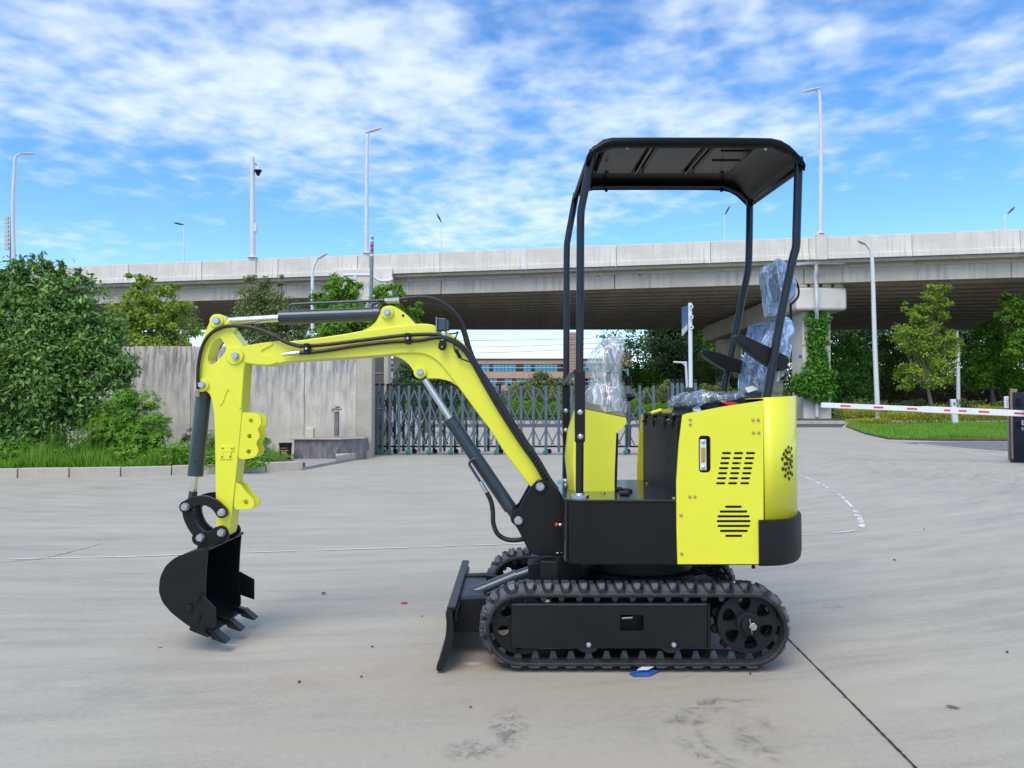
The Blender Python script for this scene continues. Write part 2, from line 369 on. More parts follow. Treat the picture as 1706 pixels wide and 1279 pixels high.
    sk = M('MULTIPLY', mr(vo.outputs['Distance'], .012, .03, 1, 0), mr(nz(obj, 1.1, 2), .5, .56))
    q = nn.new('ShaderNodeMix'); q.data_type = 'RGBA'; ll.new(sk, q.inputs[0]); ll.new(out, q.inputs[6]); q.inputs[7].default_value = (.03, .028, .026, 1)
    ll.new(q.outputs[2], b.inputs['Base Color'])
    ll.new(mr(broom, .3, .7, .62, .85), b.inputs['Roughness'])
    bp = nn.new('ShaderNodeBump'); bp.inputs['Strength'].default_value = .25; bp.inputs['Distance'].default_value = .004
    ll.new(M('ADD', fine, broom), bp.inputs['Height']); ll.new(bp.outputs[0], b.inputs['Normal'])
    return m
YARD = ground_mat()

def leafmat(name, c, c2, trans=.25, rough=.5, spec=.22):
    m = bpy.data.materials.new(name); m.use_nodes = True; t = m.node_tree; nn = t.nodes; ll = t.links; b = nn['Principled BSDF']
    g = nn.new('ShaderNodeNewGeometry'); cr = nn.new('ShaderNodeValToRGB'); e = cr.color_ramp.elements
    e[0].color = (*c, 1); e[1].color = (*c2, 1); k = e.new(.6); k.color = (*[(x+y)/2*.95 for x, y in zip(c, c2)], 1)
    ll.new(g.outputs['Random Per Island'], cr.inputs[0]); ll.new(cr.outputs[0], b.inputs['Base Color'])
    b.inputs['Roughness'].default_value = rough; b.inputs['Specular IOR Level'].default_value = spec
    tr = nn.new('ShaderNodeBsdfTranslucent'); ll.new(cr.outputs[0], tr.inputs[0]); mx = nn.new('ShaderNodeMixShader'); mx.inputs[0].default_value = trans
    ll.new(b.outputs[0], mx.inputs[1]); ll.new(tr.outputs[0], mx.inputs[2]); ll.new(mx.outputs[0], nn['Material Output'].inputs[0])
    return m
LF_SHRUB = leafmat('leaf_glossy_dark', (0.039, 0.120, 0.021), (0.284, 0.489, 0.093), .3, .36, .5)
LF_MID = leafmat('leaf_mid', (0.086, 0.243, 0.035), (0.265, 0.514, 0.094), .35)
LF_YEL = leafmat('leaf_yellowgreen', (0.155, 0.285, 0.024), (0.411, 0.522, 0.075), .42)
LF_OLIVE = leafmat('leaf_olive', (0.103, 0.156, 0.040), (0.286, 0.337, 0.103), .38)
LF_DARK = leafmat('leaf_dark', (0.032, 0.086, 0.032), (0.110, 0.189, 0.062), .25)
LF_BRT = leafmat('leaf_bright', (0.086, 0.238, 0.016), (0.259, 0.454, 0.049), .4)
LF_IVY = leafmat('leaf_ivy', (0.059, 0.213, 0.018), (0.199, 0.422, 0.062), .3)
LF_HEDGE = leafmat('leaf_hedge', (0.245, 0.301, 0.028), (0.574, 0.574, 0.068), .35)
LF_BROWN = leafmat('leaf_brown', (0.107, 0.095, 0.048), (0.270, 0.149, 0.088), .25)
LF_GRASS = leafmat('leaf_grass', (0.107, 0.297, 0.027), (0.297, 0.512, 0.061), .35)

def film(name, tint, alpha, rough=.10, crs=.7):
    """thin plastic sheet: mostly clear, whitish along its creases"""
    m = bpy.data.materials.new(name); m.use_nodes = True; t = m.node_tree; nn = t.nodes; ll = t.links; b = nn['Principled BSDF']
    b.inputs['Roughness'].default_value = rough; b.inputs['Specular IOR Level'].default_value = .9
    b.inputs['Coat Weight'].default_value = 1.0; b.inputs['Coat Roughness'].default_value = .04
    tcn = nn.new('ShaderNodeTexCoord'); mpp = nn.new('ShaderNodeMapping'); mpp.inputs['Scale'].default_value = (1.3, 1, .5); mpp.inputs['Rotation'].default_value = (0, .3, 0); ll.new(tcn.outputs['Object'], mpp.inputs[0])
    def nz(sc, det, dist):
        n = nn.new('ShaderNodeTexNoise'); n.inputs['Scale'].default_value = sc; n.inputs['Detail'].default_value = det; n.inputs['Distortion'].default_value = dist; ll.new(mpp.outputs[0], n.inputs['Vector']); return n.outputs[0]
    def M(op, x, y=None):
        n = nn.new('ShaderNodeMath'); n.operation = op
        for k, v in enumerate((x, y)):
            if v is None: continue
            if isinstance(v, (int, float)): n.inputs[k].default_value = v
            else: ll.new(v, n.inputs[k])
        return n.outputs[0]
    def crease(v, wd):
        r = nn.new('ShaderNodeMapRange'); r.inputs[1].default_value = 0; r.inputs[2].default_value = wd; r.inputs[3].default_value = 1; r.inputs[4].default_value = 0
        ll.new(M('ABSOLUTE', M('SUBTRACT', v, .5)), r.inputs[0]); return r.outputs[0]
    n1 = nz(8, 2, .6); n2 = nz(17, 2, .5); n3 = nz(5, 2, .4)
    cs = M('MAXIMUM', crease(n1, .03), M('MULTIPLY', crease(n2, .035), .8))
    al = M('MINIMUM', M('ADD', M('MULTIPLY', cs, .6), M('MULTIPLY', n3, alpha*2)), 1.0)
    mc = nn.new('ShaderNodeMix'); mc.data_type = 'RGBA'; ll.new(M('MULTIPLY', cs, crs), mc.inputs[0]); mc.inputs[6].default_value = (*tint, 1); mc.inputs[7].default_value = (.85, .88, .92, 1)
    ll.new(mc.outputs[2], b.inputs['Base Color'])
    tr = nn.new('ShaderNodeBsdfTransparent'); mx = nn.new('ShaderNodeMixShader')
    ll.new(al, mx.inputs[0]); ll.new(tr.outputs[0], mx.inputs[1]); ll.new(b.outputs[0], mx.inputs[2]); ll.new(mx.outputs[0], nn['Material Output'].inputs[0])
    bp = nn.new('ShaderNodeBump'); bp.inputs['Strength'].default_value = .7; bp.inputs['Distance'].default_value = .01
    ll.new(M('ADD', n1, M('MULTIPLY', n2, .5)), bp.inputs['Height']); ll.new(bp.outputs[0], b.inputs['Normal'])
    return m
FILM = film('clear_film', (.86, .90, .93), .27, .10, .8)
FILMB = film('blue_film', (.27, .43, .72), .46, .14, .4)
FILMG = film('grey_film', (.42, .50, .60), .38, .12, .5)
def glassy(name, c, rough=.08):
    m = mat(name, c, rough, var=.35, vscale=.6, coat=.6, rvar=.03); return m
BGLASS = glassy("blue_glass", (.07, .36, .48)); DGLASS = glassy('dark_glass', (.02, .035, .04))
BRICK = mat('brick_tile', (.56, .36, .27), .8, var=.12, vscale=1.5)
PALEB = mat('pale_render', (.50, .47, .42), .8, var=.08, vscale=.5)
OCHRE = mat('ochre_render', (.50, .36, .20), .8, var=.08, vscale=.5)

# ================================================================== ground
def sheet(name, pts, z, m, kind='structure', parent=None, zs=None):
    V = [(p[0], p[1], z) for p in pts]
    o = mesh(name, V, [tuple(range(len(V)))], m, parent, loc=(0, 0, z)); 
    if kind: o['kind'] = kind
    if o.data.polygons[0].normal.z < 0: o.data.flip_normals()
    return o
sheet('yard_ground', [(-60, -12), (60, -12), (60, 60.5), (-60, 60.5)], 0, YARD)
sheet('far_ground', [(-700, -300), (700, -300), (700, 1500), (-700, 1500)], -.06, SOIL)
sheet('road', [(-60, 42.5), (60, 42.5), (60, 51.6), (-60, 51.6)], .004, ASPH)
MB().box(-60, 60, 51.6, 51.9, -.05, .2).obj('road_kerb', KERB)['kind'] = 'structure'
MB().box(-60, 60, 51.91, 54.2, -.05, .19).obj('pavement', PAVE)['kind'] = 'structure'
MB().box(-150, 150, 54.21, 140, -.05, .22).obj('verge', SOIL)['kind'] = 'structure'
# soil bed behind the left kerb
kb = [G(-330, 801), G(0, 797), G(160, 795), G(310, 791), G(505, 783)]
MB().plan([(p.x, p.y+.1) for p in kb] + [(G(505, 783).x, G(505, 783).y+.12), (P(470, 0, 14.6).x, 14.6), (P(470, 0, 16.4).x, 16.48), (-13, 16.48), (-13, kb[0].y+.1)], -.05, .12).obj('planting_bed', SOIL)['kind'] = 'structure'
kr = MB().plan([(p.x, p.y+.04) for p in kb] + [(p.x, p.y+.09) for p in kb[::-1]], -.02, .03).obj('kerb', SOIL); kr['kind'] = 'structure'
def along(pts, s):
    for i in range(len(pts)-1):
        l = (pts[i+1]-pts[i]).length
        if s <= l: return pts[i] + (pts[i+1]-pts[i])*(s/l)
        s -= l
    return pts[-1].copy()
kl = sum((kb[i+1]-kb[i]).length for i in range(4)); s = 0
while s < kl-.2:
    a = along(kb, s+.006); b = along(kb, min(s+.71, kl)); d = (b-a).normalized(); nrm = Vector((-d.y, d.x, 0)); hgt = .15+random.uniform(-.006, .006)
    MB().plan([(q.x, q.y) for q in (a, b, b+nrm*.13, a+nrm*.13)], -.01, hgt).obj('kerb_stone', KERB, kr, bevel=.012)
    s += .72
# low step beside the trough
st = [(559, 772), (617, 762), (617, 756), (559, 764)]
MB().plan([(G(*p).x, G(*p).y) for p in st], -.01, .15).obj('concrete_step', KERB, bevel=.01)
tag(bpy.data.objects['concrete_step'], 'low pale concrete step between the trough and the end of the wall', 'step')
tgt = MB().plan([(G(*p).x, G(*p).y) for p in [(503, 783.5), (620, 761), (620, 756), (466, 758), (466, 772)]], -.01, .05).obj('paved_apron', PAVE); tgt['kind'] = 'structure'
# island at right
isl = [(1409, 711), (1440, 723), (1480, 732), (1560, 734.5), (1670, 735), (1850, 736), (1950, 706), (1500, 705.8), (1430, 707)]
islw = [G(*p) for p in isl]
MB().plan([(p.x, p.y) for p in islw], -.01, .06).obj('grass_island', SOIL)['kind'] = 'structure'
gp = [(1500, 737.5), (1560, 743), (1665, 753), (1850, 764), (1850, 737), (1600, 735.6)]
sheet('gravel_strip', [(G(*p).x, G(*p).y) for p in gp], .006, GRAVEL)
ik = MB().tube([G(1406, 712), G(1410, 708.5), G(1430, 706.3), G(1500, 705.6)], .09, 6).obj('island_kerb', KERB); ik['kind'] = 'structure'
ik2 = MB().tube([G(1530, 741), G(1560, 744), G(1600, 748), G(1668, 754), G(1850, 766)], .035, 6).obj('island_kerb', KERB); ik2['kind'] = 'structure'
# painted lines, worn
def worn(name, c, t0, sc):
    m = mat(name, c, .8, var=.1); t = m.node_tree; nn = t.nodes; ll = t.links; tcn = nn.new('ShaderNodeTexCoord')
    n = nn.new('ShaderNodeTexNoise'); n.inputs['Scale'].default_value = sc; n.inputs['Detail'].default_value = 6; ll.new(tcn.outputs['Object'], n.inputs['Vector'])
    mr = nn.new('ShaderNodeMapRange'); mr.inputs[1].default_value = t0; mr.inputs[2].default_value = t0+.12; ll.new(n.outputs[0], mr.inputs[0])
    tr = nn.new('ShaderNodeBsdfTransparent'); mx = nn.new('ShaderNodeMixShader'); ll.new(mr.outputs[0], mx.inputs[0]); ll.new(tr.outputs[0], mx.inputs[1]); ll.new(nn['Principled BSDF'].outputs[0], mx.inputs[2])
    ll.new(mx.outputs[0], nn['Material Output'].inputs[0]); return m
LINE = worn('worn_white_line', (.66, .65, .62), .40, 5); CRACK = worn('joint_filler', (.022, .020, .018), .25, 9)
def strip(name, pts, wd, m, z=.004, sub=6, jit=0):
    q = smooth_path([Vector((p.x, p.y, 0)) for p in pts], sub); V = []; F = []
    for i, p in enumerate(q):
        d = (q[min(i+1, len(q)-1)] - q[max(i-1, 0)]).normalized(); n = Vector((-d.y, d.x, 0)); ww = wd*.5*(1+random.uniform(-jit, jit)); off = n*random.uniform(-jit, jit)*wd*.3
        V += [p+off+n*ww+Vector((0, 0, z)), p+off-n*ww+Vector((0, 0, z))]
    for i in range(len(q)-1): F.append((2*i, 2*i+1, 2*i+3, 2*i+2))
    o = mesh(name, V, F, m, None, loc=(0, 0, z)); o['kind'] = 'structure'
    if o.data.polygons[0].normal.z < 0: o.data.flip_normals()
    return o
strip('painted_line', [G(-60, 935), G(0, 932), G(200, 928), G(400, 921), G(600, 915), G(815, 908), G(950, 903)], .028, LINE, sub=12, jit=.3)
strip('painted_line', [G(1300, 893), G(1340, 891), G(1390, 888), G(1425, 884)], .03, LINE, sub=8, jit=.3)
strip('painted_line', [G(1436, 881), G(1434, 868), G(1424, 850)], .05, LINE, sub=8, jit=.3)
strip('painted_line', [G(1420, 845), G(1396, 823), G(1360, 803), G(1325, 789), G(1290, 780)], .035, LINE, sub=8, jit=.3)
strip('painted_line', [G(1530, 792), G(1620, 798), G(1706, 807), G(1800, 816)], .03, LINE, sub=8, jit=.3)
strip('expansion_joint', [G(1290, 1042), G(1340, 1092), G(1430, 1183), G(1535, 1290), G(1650, 1410)], .0075, CRACK, sub=30, jit=.35)
strip('ground_crack', [G(-40, 941), G(60, 932), G(110, 922), G(170, 906)], .006, CRACK, sub=14, jit=.8)

# ================================================================== VIADUCT
def nearY(x): return 64.57-.1887*x
FARY = 97.5
VI = empty('viaduct', (0, 64, 0), 'long pale concrete road viaduct crossing behind the yard', 'viaduct')
ZT, ZPB, ZG = 14.5, 12.74, 11.03
VX0, VX1 = -95, 95
def vbox(name, x0, x1, o0, o1, z0, z1, m, par, bevel=.03, frac=False):
    """box that follows the near edge line, o0/o1 metres behind it"""
    b = MB(); b.plan([(x0, nearY(x0)+o0), (x1, nearY(x1)+o0), (x1, nearY(x1)+o1), (x0, nearY(x0)+o1)], z0, z1)
    return b.obj(name, m, par, bevel=bevel)
x = VX0; i = 0
while x < VX1:
    wdt = 7.4
    if not (-13.8 < x+wdt/2 < -9): vbox('parapet_panel', x+.02, x+wdt-.02, 0, .35, ZPB, ZT, BRC, VI)
    else: vbox('parapet_panel', x+.02, x+wdt-.02, 0.02, .37, ZPB, ZT, BRC, VI)
    vbox('edge_fascia', x+.015, x+wdt-.015, -.06, .25, ZPB-.0, ZPB+.42, BRC, VI)
    x += wdt
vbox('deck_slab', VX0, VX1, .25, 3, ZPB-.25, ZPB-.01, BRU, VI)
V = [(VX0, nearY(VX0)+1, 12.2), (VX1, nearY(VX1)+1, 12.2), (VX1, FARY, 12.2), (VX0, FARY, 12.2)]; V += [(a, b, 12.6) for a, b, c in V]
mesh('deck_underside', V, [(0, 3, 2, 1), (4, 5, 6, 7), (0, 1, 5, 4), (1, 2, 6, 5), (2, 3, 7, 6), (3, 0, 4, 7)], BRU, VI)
x = VX0
while x < VX1:
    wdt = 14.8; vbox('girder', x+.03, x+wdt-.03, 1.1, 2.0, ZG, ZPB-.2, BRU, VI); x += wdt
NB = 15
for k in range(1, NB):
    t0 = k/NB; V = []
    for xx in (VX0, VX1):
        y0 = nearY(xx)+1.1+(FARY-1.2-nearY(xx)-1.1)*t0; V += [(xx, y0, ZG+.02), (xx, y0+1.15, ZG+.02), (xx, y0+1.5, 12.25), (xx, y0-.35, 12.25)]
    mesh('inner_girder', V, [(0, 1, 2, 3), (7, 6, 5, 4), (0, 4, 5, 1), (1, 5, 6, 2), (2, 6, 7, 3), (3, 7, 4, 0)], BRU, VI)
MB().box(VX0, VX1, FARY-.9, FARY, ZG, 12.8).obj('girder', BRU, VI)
MB().box(VX0, VX1, FARY, FARY+.35, 12.3, 14.3).obj('parapet_panel', BRC, VI)
# piers
def pier(xc, y0, y1, x0, x1, capx0, capx1):
    cp = MB().box(capx0, capx1, y0, y1, ZG-2.15, ZG-.28).obj('pier_cap', BRC, VI, bevel=.25, seg=4)
    for yy in (y0+1.0, y1-4.5):
        MB().prism([(x0, -.05), (x1, -.05), (x1, ZG-2.1), (x0, ZG-2.1)], yy, yy+2.6).obj('pier_column', BRC, VI, bevel=.12)
    for k in range(4):
        xx = capx0+.6+k*(capx1-capx0-1.2)/3; MB().box(xx-.35, xx+.35, y0+.15, y0+.9, ZG-.26, ZG+.0).obj('bearing', BRU, cp, bevel=.02)
    MB().box(capx0+.3, capx1-.3, y0+1.1, y0+1.4, ZG-.28, ZG+1.5).obj('end_diaphragm', BRU, cp)
pier(24.2, 61.2, 91, P(1331, 0, 62.2).x, P(1377, 0, 62.2).x, P(1321, 0, 61.2).x, P(1405, 0, 61.2).x)
pier(-12, 66.6, 92, P(600, 0, 67.6).x, P(645, 0, 67.6).x, P(592, 0, 66.6).x, P(657, 0, 66.6).x)
pier(-50, 74, 93, -52, -48.6, -52.6, -47.8); pier(62, 54, 90, 60, 63.4, 59.5, 64)
# lamp pedestals and joint blocks on the parapet
for px, wd_ in ((1371, .42), (607, .38), (418, .38), (18, .4)):
    k = (px-CXP)/FPX; xx = k*64.57/(1+.1887*k); yy = nearY(xx)
    MB().box(xx-wd_, xx+wd_, yy-.22, yy+.3, ZPB-.05, ZT+(.25 if px in (1371,) else .12)).obj('lamp_pedestal', BRC, VI, bevel=.03)
k = (605-CXP)/FPX; xx = k*64.57/(1+.1887*k)
vbox('joint_block', xx-2.6, xx+2.6, -.28, 1.5, ZG-.3, ZPB+.5, BRC, VI, bevel=.05)
def dpipe(pts, r=.16):
    MB().tube(smooth_path(pts, 4), r, 12).obj('drain_pipe', WPOLE, VI, smooth=40)
dpipe([P(1327, 440, 60.6), P(1360, 437.5, 60.4), P(1400, 437.5, 60.2), P(1407, 436, 60.2), P(1409, 432, 60.2)], .14)
dpipe([P(1360, 440, 60.4), P(1359.5, 452, 60.5), P(1358, 463, 60.7), P(1360, 480, 60.8), P(1361, 512, 60.8), P(1361, 560, 61.9), P(1361, 694, 61.9)], .14)
dpipe([P(572, 458, 66), P(610, 458, 66), P(620, 459.5, 66), P(632, 467, 66), P(648, 467.5, 66), P(655, 464, 66)], .14)
dpipe([P(592, 460, 66), P(592, 475, 66), P(594, 520, 66.2)], .17)
for px in (1331, 1362, 1370):
    p = P(px, 660, 61.9)
MB().lathe([(.14, 0), (.14, -.03)], P(1333, 594, 61.9), 'Y', 20).obj('round_sign', BLUE, VI)
for px, py in ((1493, 439), (1565, 437), (1652, 434), (997, 459), (1067, 457), (1145, 453), (1207, 450), (680, 466)):
    k = (px-CXP)/FPX; xx = k*(64.57+1.1)/(1+.1887*k); yy = nearY(xx)+1.09; z = P(px, py, yy).z
    MB().lathe([(.09, .0), (.09, -.02)], (xx, yy, z), 'Y', 10).obj('weep_hole', BLKM, VI)

# ================================================================== LAMPS AND POLES
def lamp(label, base, pts, Y, head, r0, r1, name='street_lamp', hm=WPOLE, dirx=1, group='street lamps in white paint', hl_=1.5, hw=.22):
    e = empty(name, base, label, 'street lamp', group)
    pth = smooth_path([Vector(base)]+[P(a, c, Y) for a, c in pts], 4); n = len(pth); rr = [r0+(r1-r0)*i/(n-1) for i in range(n)]
    MB().tube(pth, rr, 10).obj('pole', WPOLE, e, smooth=50)
    p = P(*head, Y); a = pth[-1]; d = (p-a); 
    if d.length < .05: d = Vector((dirx, 0, 0))
    d.normalize(); u = Vector((0, 1, 0)); vv = d.cross(u); V = []; F = []
    for t, w_, h in ((0, .35, .4), (.25, .8, .8), (.6, 1, 1), (.9, .7, .6), (1, .3, .3)):
        for k in range(8):
            an = math.pi*2*k/8; V.append(p+d*(t-.5)*hl_+u*math.cos(an)*hw*w_+vv*math.sin(an)*hw*.42*h)
    for j in range(4):
        for k in range(8): F.append((j*8+k, j*8+(k+1) % 8, (j+1)*8+(k+1) % 8, (j+1)*8+k))
    F += [tuple(range(8)), tuple(range(39, 31, -1))]
    mesh('lamp_head', V, F, hm, e, smooth=50)
    MB().lathe([(r0*2.2, 0), (r0*2.2, .05), (r0*1.2, .12)], base, 'Z', 12).obj('base_flange', WPOLE, e)
    return e
def onpar(px, top=ZT+.12):
    k = (px-CXP)/FPX; xx = k*64.57/(1+.1887*k); return (xx, nearY(xx)+.05, top)
b0 = onpar(1370.5, ZT+.26); lamp('tall white lamp on the viaduct parapet above the vine-clad pier, arm to the left', b0, [(1368, 250), (1366.5, 180), (1365.5, 158), (1363, 151), (1357, 148.5)], b0[1], (1353, 149.5), .17, .07)
b0 = onpar(609); lamp('tall white lamp on the viaduct parapet left of the yellow boom, arm to the right', b0, [(611, 300), (612, 235), (613.5, 224), (617, 219)], b0[1], (622, 217.5), .19, .07)
b0 = onpar(18.5); lamp('tall white lamp on the parapet at the far left above the dark shrub', b0, [(21.5, 350), (24.5, 275), (27, 261), (33, 256)], b0[1], (46, 256), .2, .08, hl_=1.4)
GD = glassy('lamp_dark', (.03, .035, .05), .3)
for px, yb, yt, hx, hy, lb in ((306.5, 437, 374, 298, 372.5, 'small dark-headed lamp beyond the viaduct above the leftmost trees'), (735, 424, 368, 731.5, 362.5, 'small dark-headed lamp beyond the viaduct above the boom elbow'), (1207, 401, 358, 1212, 350, 'small dark-headed lamp seen beneath the canopy beyond the parapet'), (1674, 378, 360, 1685, 350, 'small dark-headed lamp beyond the parapet at the far right')):
    Y = 97.8; p = P(px, yb, Y); lamp(lb, (p.x, Y, 14.3), [(px, (yb+yt)/2), (px+(hx-px)*.12, yt)], Y, (hx, hy), .09, .05, 'parapet_lamp', GD, group='small dark-headed lamps on the far parapet', hl_=1.3, hw=.3)
# camera mast
b0 = onpar(418.5); e = empty('camera_mast', b0, 'white mast with a dark dome camera and a small box on the viaduct', 'camera mast')
MB().tube([Vector(b0), P(420.5, 262, b0[1])], [.26, .2], 12).obj('mast', WPOLE, e, smooth=50)
MB().lathe([(.5, 0), (.5, .06), (.35, .12)], b0, 'Z', 12).obj('base_flange', WPOLE, e)
cmr = MB().tube([P(420.5, 269, b0[1]), P(430.5, 277, b0[1])], .05, 6).obj('camera_arm', GREY, e)
MB().tube([P(430, 276, b0[1]), P(430, 284, b0[1])], [.1, .22], 10).obj('camera_housing', WPOLE, cmr, smooth=40)
MB().tube([P(430, 283.5, b0[1]), P(430, 288, b0[1]), P(430, 292.5, b0[1])], [.36, .22, .1], 12).obj('camera_dome', BLKM, cmr, smooth=40)
p = P(424.5, 379.5, b0[1]); MB().box(p.x-.05, p.x+.22, b0[1]-.2, b0[1]+.2, p.z-.38, p.z+.35).obj('control_box', WPOLE, e, bevel=.03)
# lattice antenna mast far left
p = P(13, 421, 120); e = empty('antenna_mast', (p.x, 120, 0), 'brown lattice antenna panel standing far behind the leftmost lamp', 'antenna mast')
MB().tube([(p.x+.4, 120, 0), (p.x+.4, 120, P(0, 358, 120).z)], .12, 8).obj('mast', GREY, e)
for a in (11, 22):
    for k in range(8):
        c0 = P(a, 360+k*7.2, 120); MB().box(c0.x-.28 if a == 11 else c0.x-.15, c0.x+.28 if a == 11 else c0.x+.15, 119.9, 120.2, c0.z-.52, c0.z-.03).obj('antenna_panel', BARK if a == 22 else WALLC, e, bevel=.02)
# lamp behind wall
p = P(520.5, 640, 38); lamp('white street lamp with curved arm behind the concrete wall and the boom', (p.x, 38, 0), [(520.5, 560), (520.5, 470), (522, 446), (527, 434), (530, 430.5)], 38, (536, 427), .10, .055, hl_=.62, hw=.15)
p = P(1462.5, 692, 57); lamp('white street lamp standing in the roadside hedge right of the vine-clad pier', (p.x, 57, .0), [(1461, 660), (1457, 560), (1454.5, 470), (1452.5, 428), (1449, 414), (1443, 407.5)], 57, (1436, 404), .20, .10, hl_=.72, hw=.22)
# concrete utility pole
p = P(619.5, 600, 30); e = empty('utility_pole', (p.x, 30, 0), 'thin weathered utility pole with reddish marks beside the viaduct lamp', 'utility pole')
MB().tube([(p.x, 30, 0), P(618, 505, 30), P(619.5, 440, 30), P(620.5, 391, 30)], [.10, .075, .07, .05], 10).obj('pole', GREY, e, smooth=50)
for k in range(5): q = P(619.6, 395+k*8, 30); MB().tube([q, q+Vector((0, 0, .09))], .075, 8).obj('marker_band', RED if k in (2, 3) else WPOLE, e)
# blue direction sign, edge on
e = empty('road_sign', (P(1146, 0, 26).x, 26, 0), 'blue road sign seen almost edge on from its white post with round clamps', 'road sign')
sx_ = P(1146, 0, 26).x
MB().tube([(sx_, 26, 0), (sx_, 26, P(0, 504.5, 26).z)], .068, 14).obj('post', WPOLE, e, smooth=40)
for py in (511, 528.5, 545.5):
    z = P(0, py, 26).z; r_ = MB().lathe([(.075, -.12), (.075, -.085), (.045, -.085)], (sx_+.01, 26, z), 'Y', 18).obj('clamp_ring', WPOLE, e, smooth=40)
    MB().lathe([(.03, -.125), (.03, -.12)], (sx_+.01, 26, z), 'Y', 10).obj('clamp_hole', BLKM, r_)
V = [(P(1132, 0, 28.6).x, 28.6, P(0, 512, 28.6).z), (P(1141.5, 0, 26).x, 26.0, P(0, 511, 26).z+.05), (P(1141.5, 0, 26).x, 26.0, P(0, 549, 26).z), (P(1132.5, 0, 28.6).x, 28.6, P(0, 560, 28.6).z)]
MB().add(V+[(a+.03, b+.01, c) for a, b, c in V], [(0, 1, 2, 3), (7, 6, 5, 4), (0, 4, 5, 1), (1, 5, 6, 2), (2, 6, 7, 3), (3, 7, 4, 0)]).obj('sign_board', BLUE, e)
V2 = [Vector(V[0])*.22+Vector(V[3])*.78, Vector(V[1])*.22+Vector(V[2])*.78, Vector(V[2]), Vector(V[3])]
MB().add([v+Vector((-.012, -.01, 0)) for v in V2]+[v+Vector((-.004, -.003, 0)) for v in V2], [(0, 1, 2, 3), (7, 6, 5, 4), (0, 4, 5, 1), (1, 5, 6, 2), (2, 6, 7, 3), (3, 7, 4, 0)]).obj('white_band', WHT, e)
for px, pyt, hx, Y, lb in ((1142.5, 604, 1122, 62, 'small white T-arm lamp just left of the blue sign post'), (1046, 616, 1036, 75, 'tiny white lamp above the trees beside the wrapped display'), (1004, 640, 990, 70, 'tiny white lamp behind the clear plastic bag')):
    e = empty('far_lamp', (P(px, 0, Y).x, Y, 0), lb, 'street lamp', 'small T-arm lamps beyond the gate')
    MB().tube([(P(px, 0, Y).x, Y, 0), P(px, pyt-2, Y)], .10, 8).obj('pole', WPOLE, e)
    MB().tube([P(px, pyt, Y), P(hx, pyt-1, Y)], .08, 8).obj('arm', WPOLE, e)
    MB().tube(smooth_path([P(px, pyt+8, Y), P(px-3, pyt+3, Y), P(px-8, pyt, Y)]), .05, 6).obj('bracket', WPOLE, e)
p = P(1595.5, 632, 62); e = empty('thin_pole', (p.x, 62, 0), 'thin white pole between the leafy tree and the right hand trees', 'pole')
MB().tube([(p.x, 62, .2), P(1596, 575, 62), P(1594.5, 551, 62)], [.16, .13, .09], 10).obj('pole', WPOLE, e, smooth=40)
MB().tube([P(1596, 614, 62), P(1603, 611, 62)], .05, 6).obj('bracket', WPOLE, e)
# power lines
for i, (a, c) in enumerate((((760, 567), (1120, 558)), ((760, 578), (1120, 566)), ((760, 588), (1120, 573)))):
    q = [P(a[0]-400, a[1]-2, 150), P(a[0], a[1], 150), P((a[0]+c[0])/2, (a[1]+c[1])/2+2, 150), P(c[0], c[1], 150), P(c[0]+400, c[1]-14, 150)]
    o = MB().tube(smooth_path(q, 6), .06, 5).obj('power_line', GREY); tag(o, ['uppermost of the three power lines under the viaduct', 'middle of the three power lines under the viaduct', 'lowest of the three power lines under the viaduct'][i], 'power line', 'power lines under the viaduct')

# ================================================================== FAR BUILDINGS
YB = 170.0
def wx(px, Y=YB): return P(px, 0, Y).x
def wz(py, Y=YB): return P(0, py, Y).z
e = empty('office_building', (wx(820), YB, 0), 'long brick-red office building with bands of blue glass behind the gate', 'building')
MB().box(wx(560), wx(1012), YB+.4, YB+22, -.06, wz(602)).obj('core', PALEB, e)
def band(x0, x1, ya, yb, m, name, d=.0): return MB().box(wx(x0), wx(x1), YB-d, YB+.5, wz(yb), wz(ya)).obj(name, m, e)
band(560, 1012, 598, 606, BRICK, 'brick_band', .2); band(560, 1012, 619, 630, BRICK, 'brick_band', .2); band(560, 1012, 641, 652, BRICK, 'brick_band', .2)
MB().box(wx(560)-.3, wx(1012)+.3, YB-.5, YB+22, wz(598.5), wz(597)).obj('roof_edge', BARK, e)
for (ya, yb) in ((606, 619), (630, 641), (652, 664)):
    x = 562.0; k = 0
    while x < 1008:
        w_ = 6.2; mm = DGLASS if (k*7+int(ya)) % 11 in (2, 3, 7) else BGLASS
        f = band(x, x+w_-.7, ya+.6, yb-.4, mm, 'window', .05)
        x += w_; k += 1
    MB().box(wx(560), wx(1012), YB-.12, YB+.1, wz((ya+yb)/2)-.06, wz((ya+yb)/2)+.06).obj('mullion', WPOLE, e)
e2 = empty('brick_tower', (wx(954, 160), 160, 0), 'slim brick-tiled tower seen between the front canopy posts', 'building')
MB().box(wx(943.5, 160), wx(967, 160), 160, 164, -.06, wz(553, 160)).obj('shaft', BRICK, e2)
for k in range(24): MB().box(wx(943.5, 160)-.01, wx(967, 160)+.01, 159.96, 160.02, wz(557+k*4.5, 160), wz(557+k*4.5, 160)+.06).obj('tile_joint', BARK, e2)
for k in range(5): MB().box(wx(947+k*4, 160), wx(947+k*4, 160)+.05, 159.95, 160.02, 0, wz(553, 160)).obj('tile_joint', BARK, e2)
e3 = empty('ochre_block', (wx(1040, 210), 210, 0), 'small ochre block with a grey grid top beside the wrapped display', 'building')
MB().box(wx(1024, 210), wx(1050, 210), 210, 222, -.06, wz(592, 210)).obj('wall', OCHRE, e3)
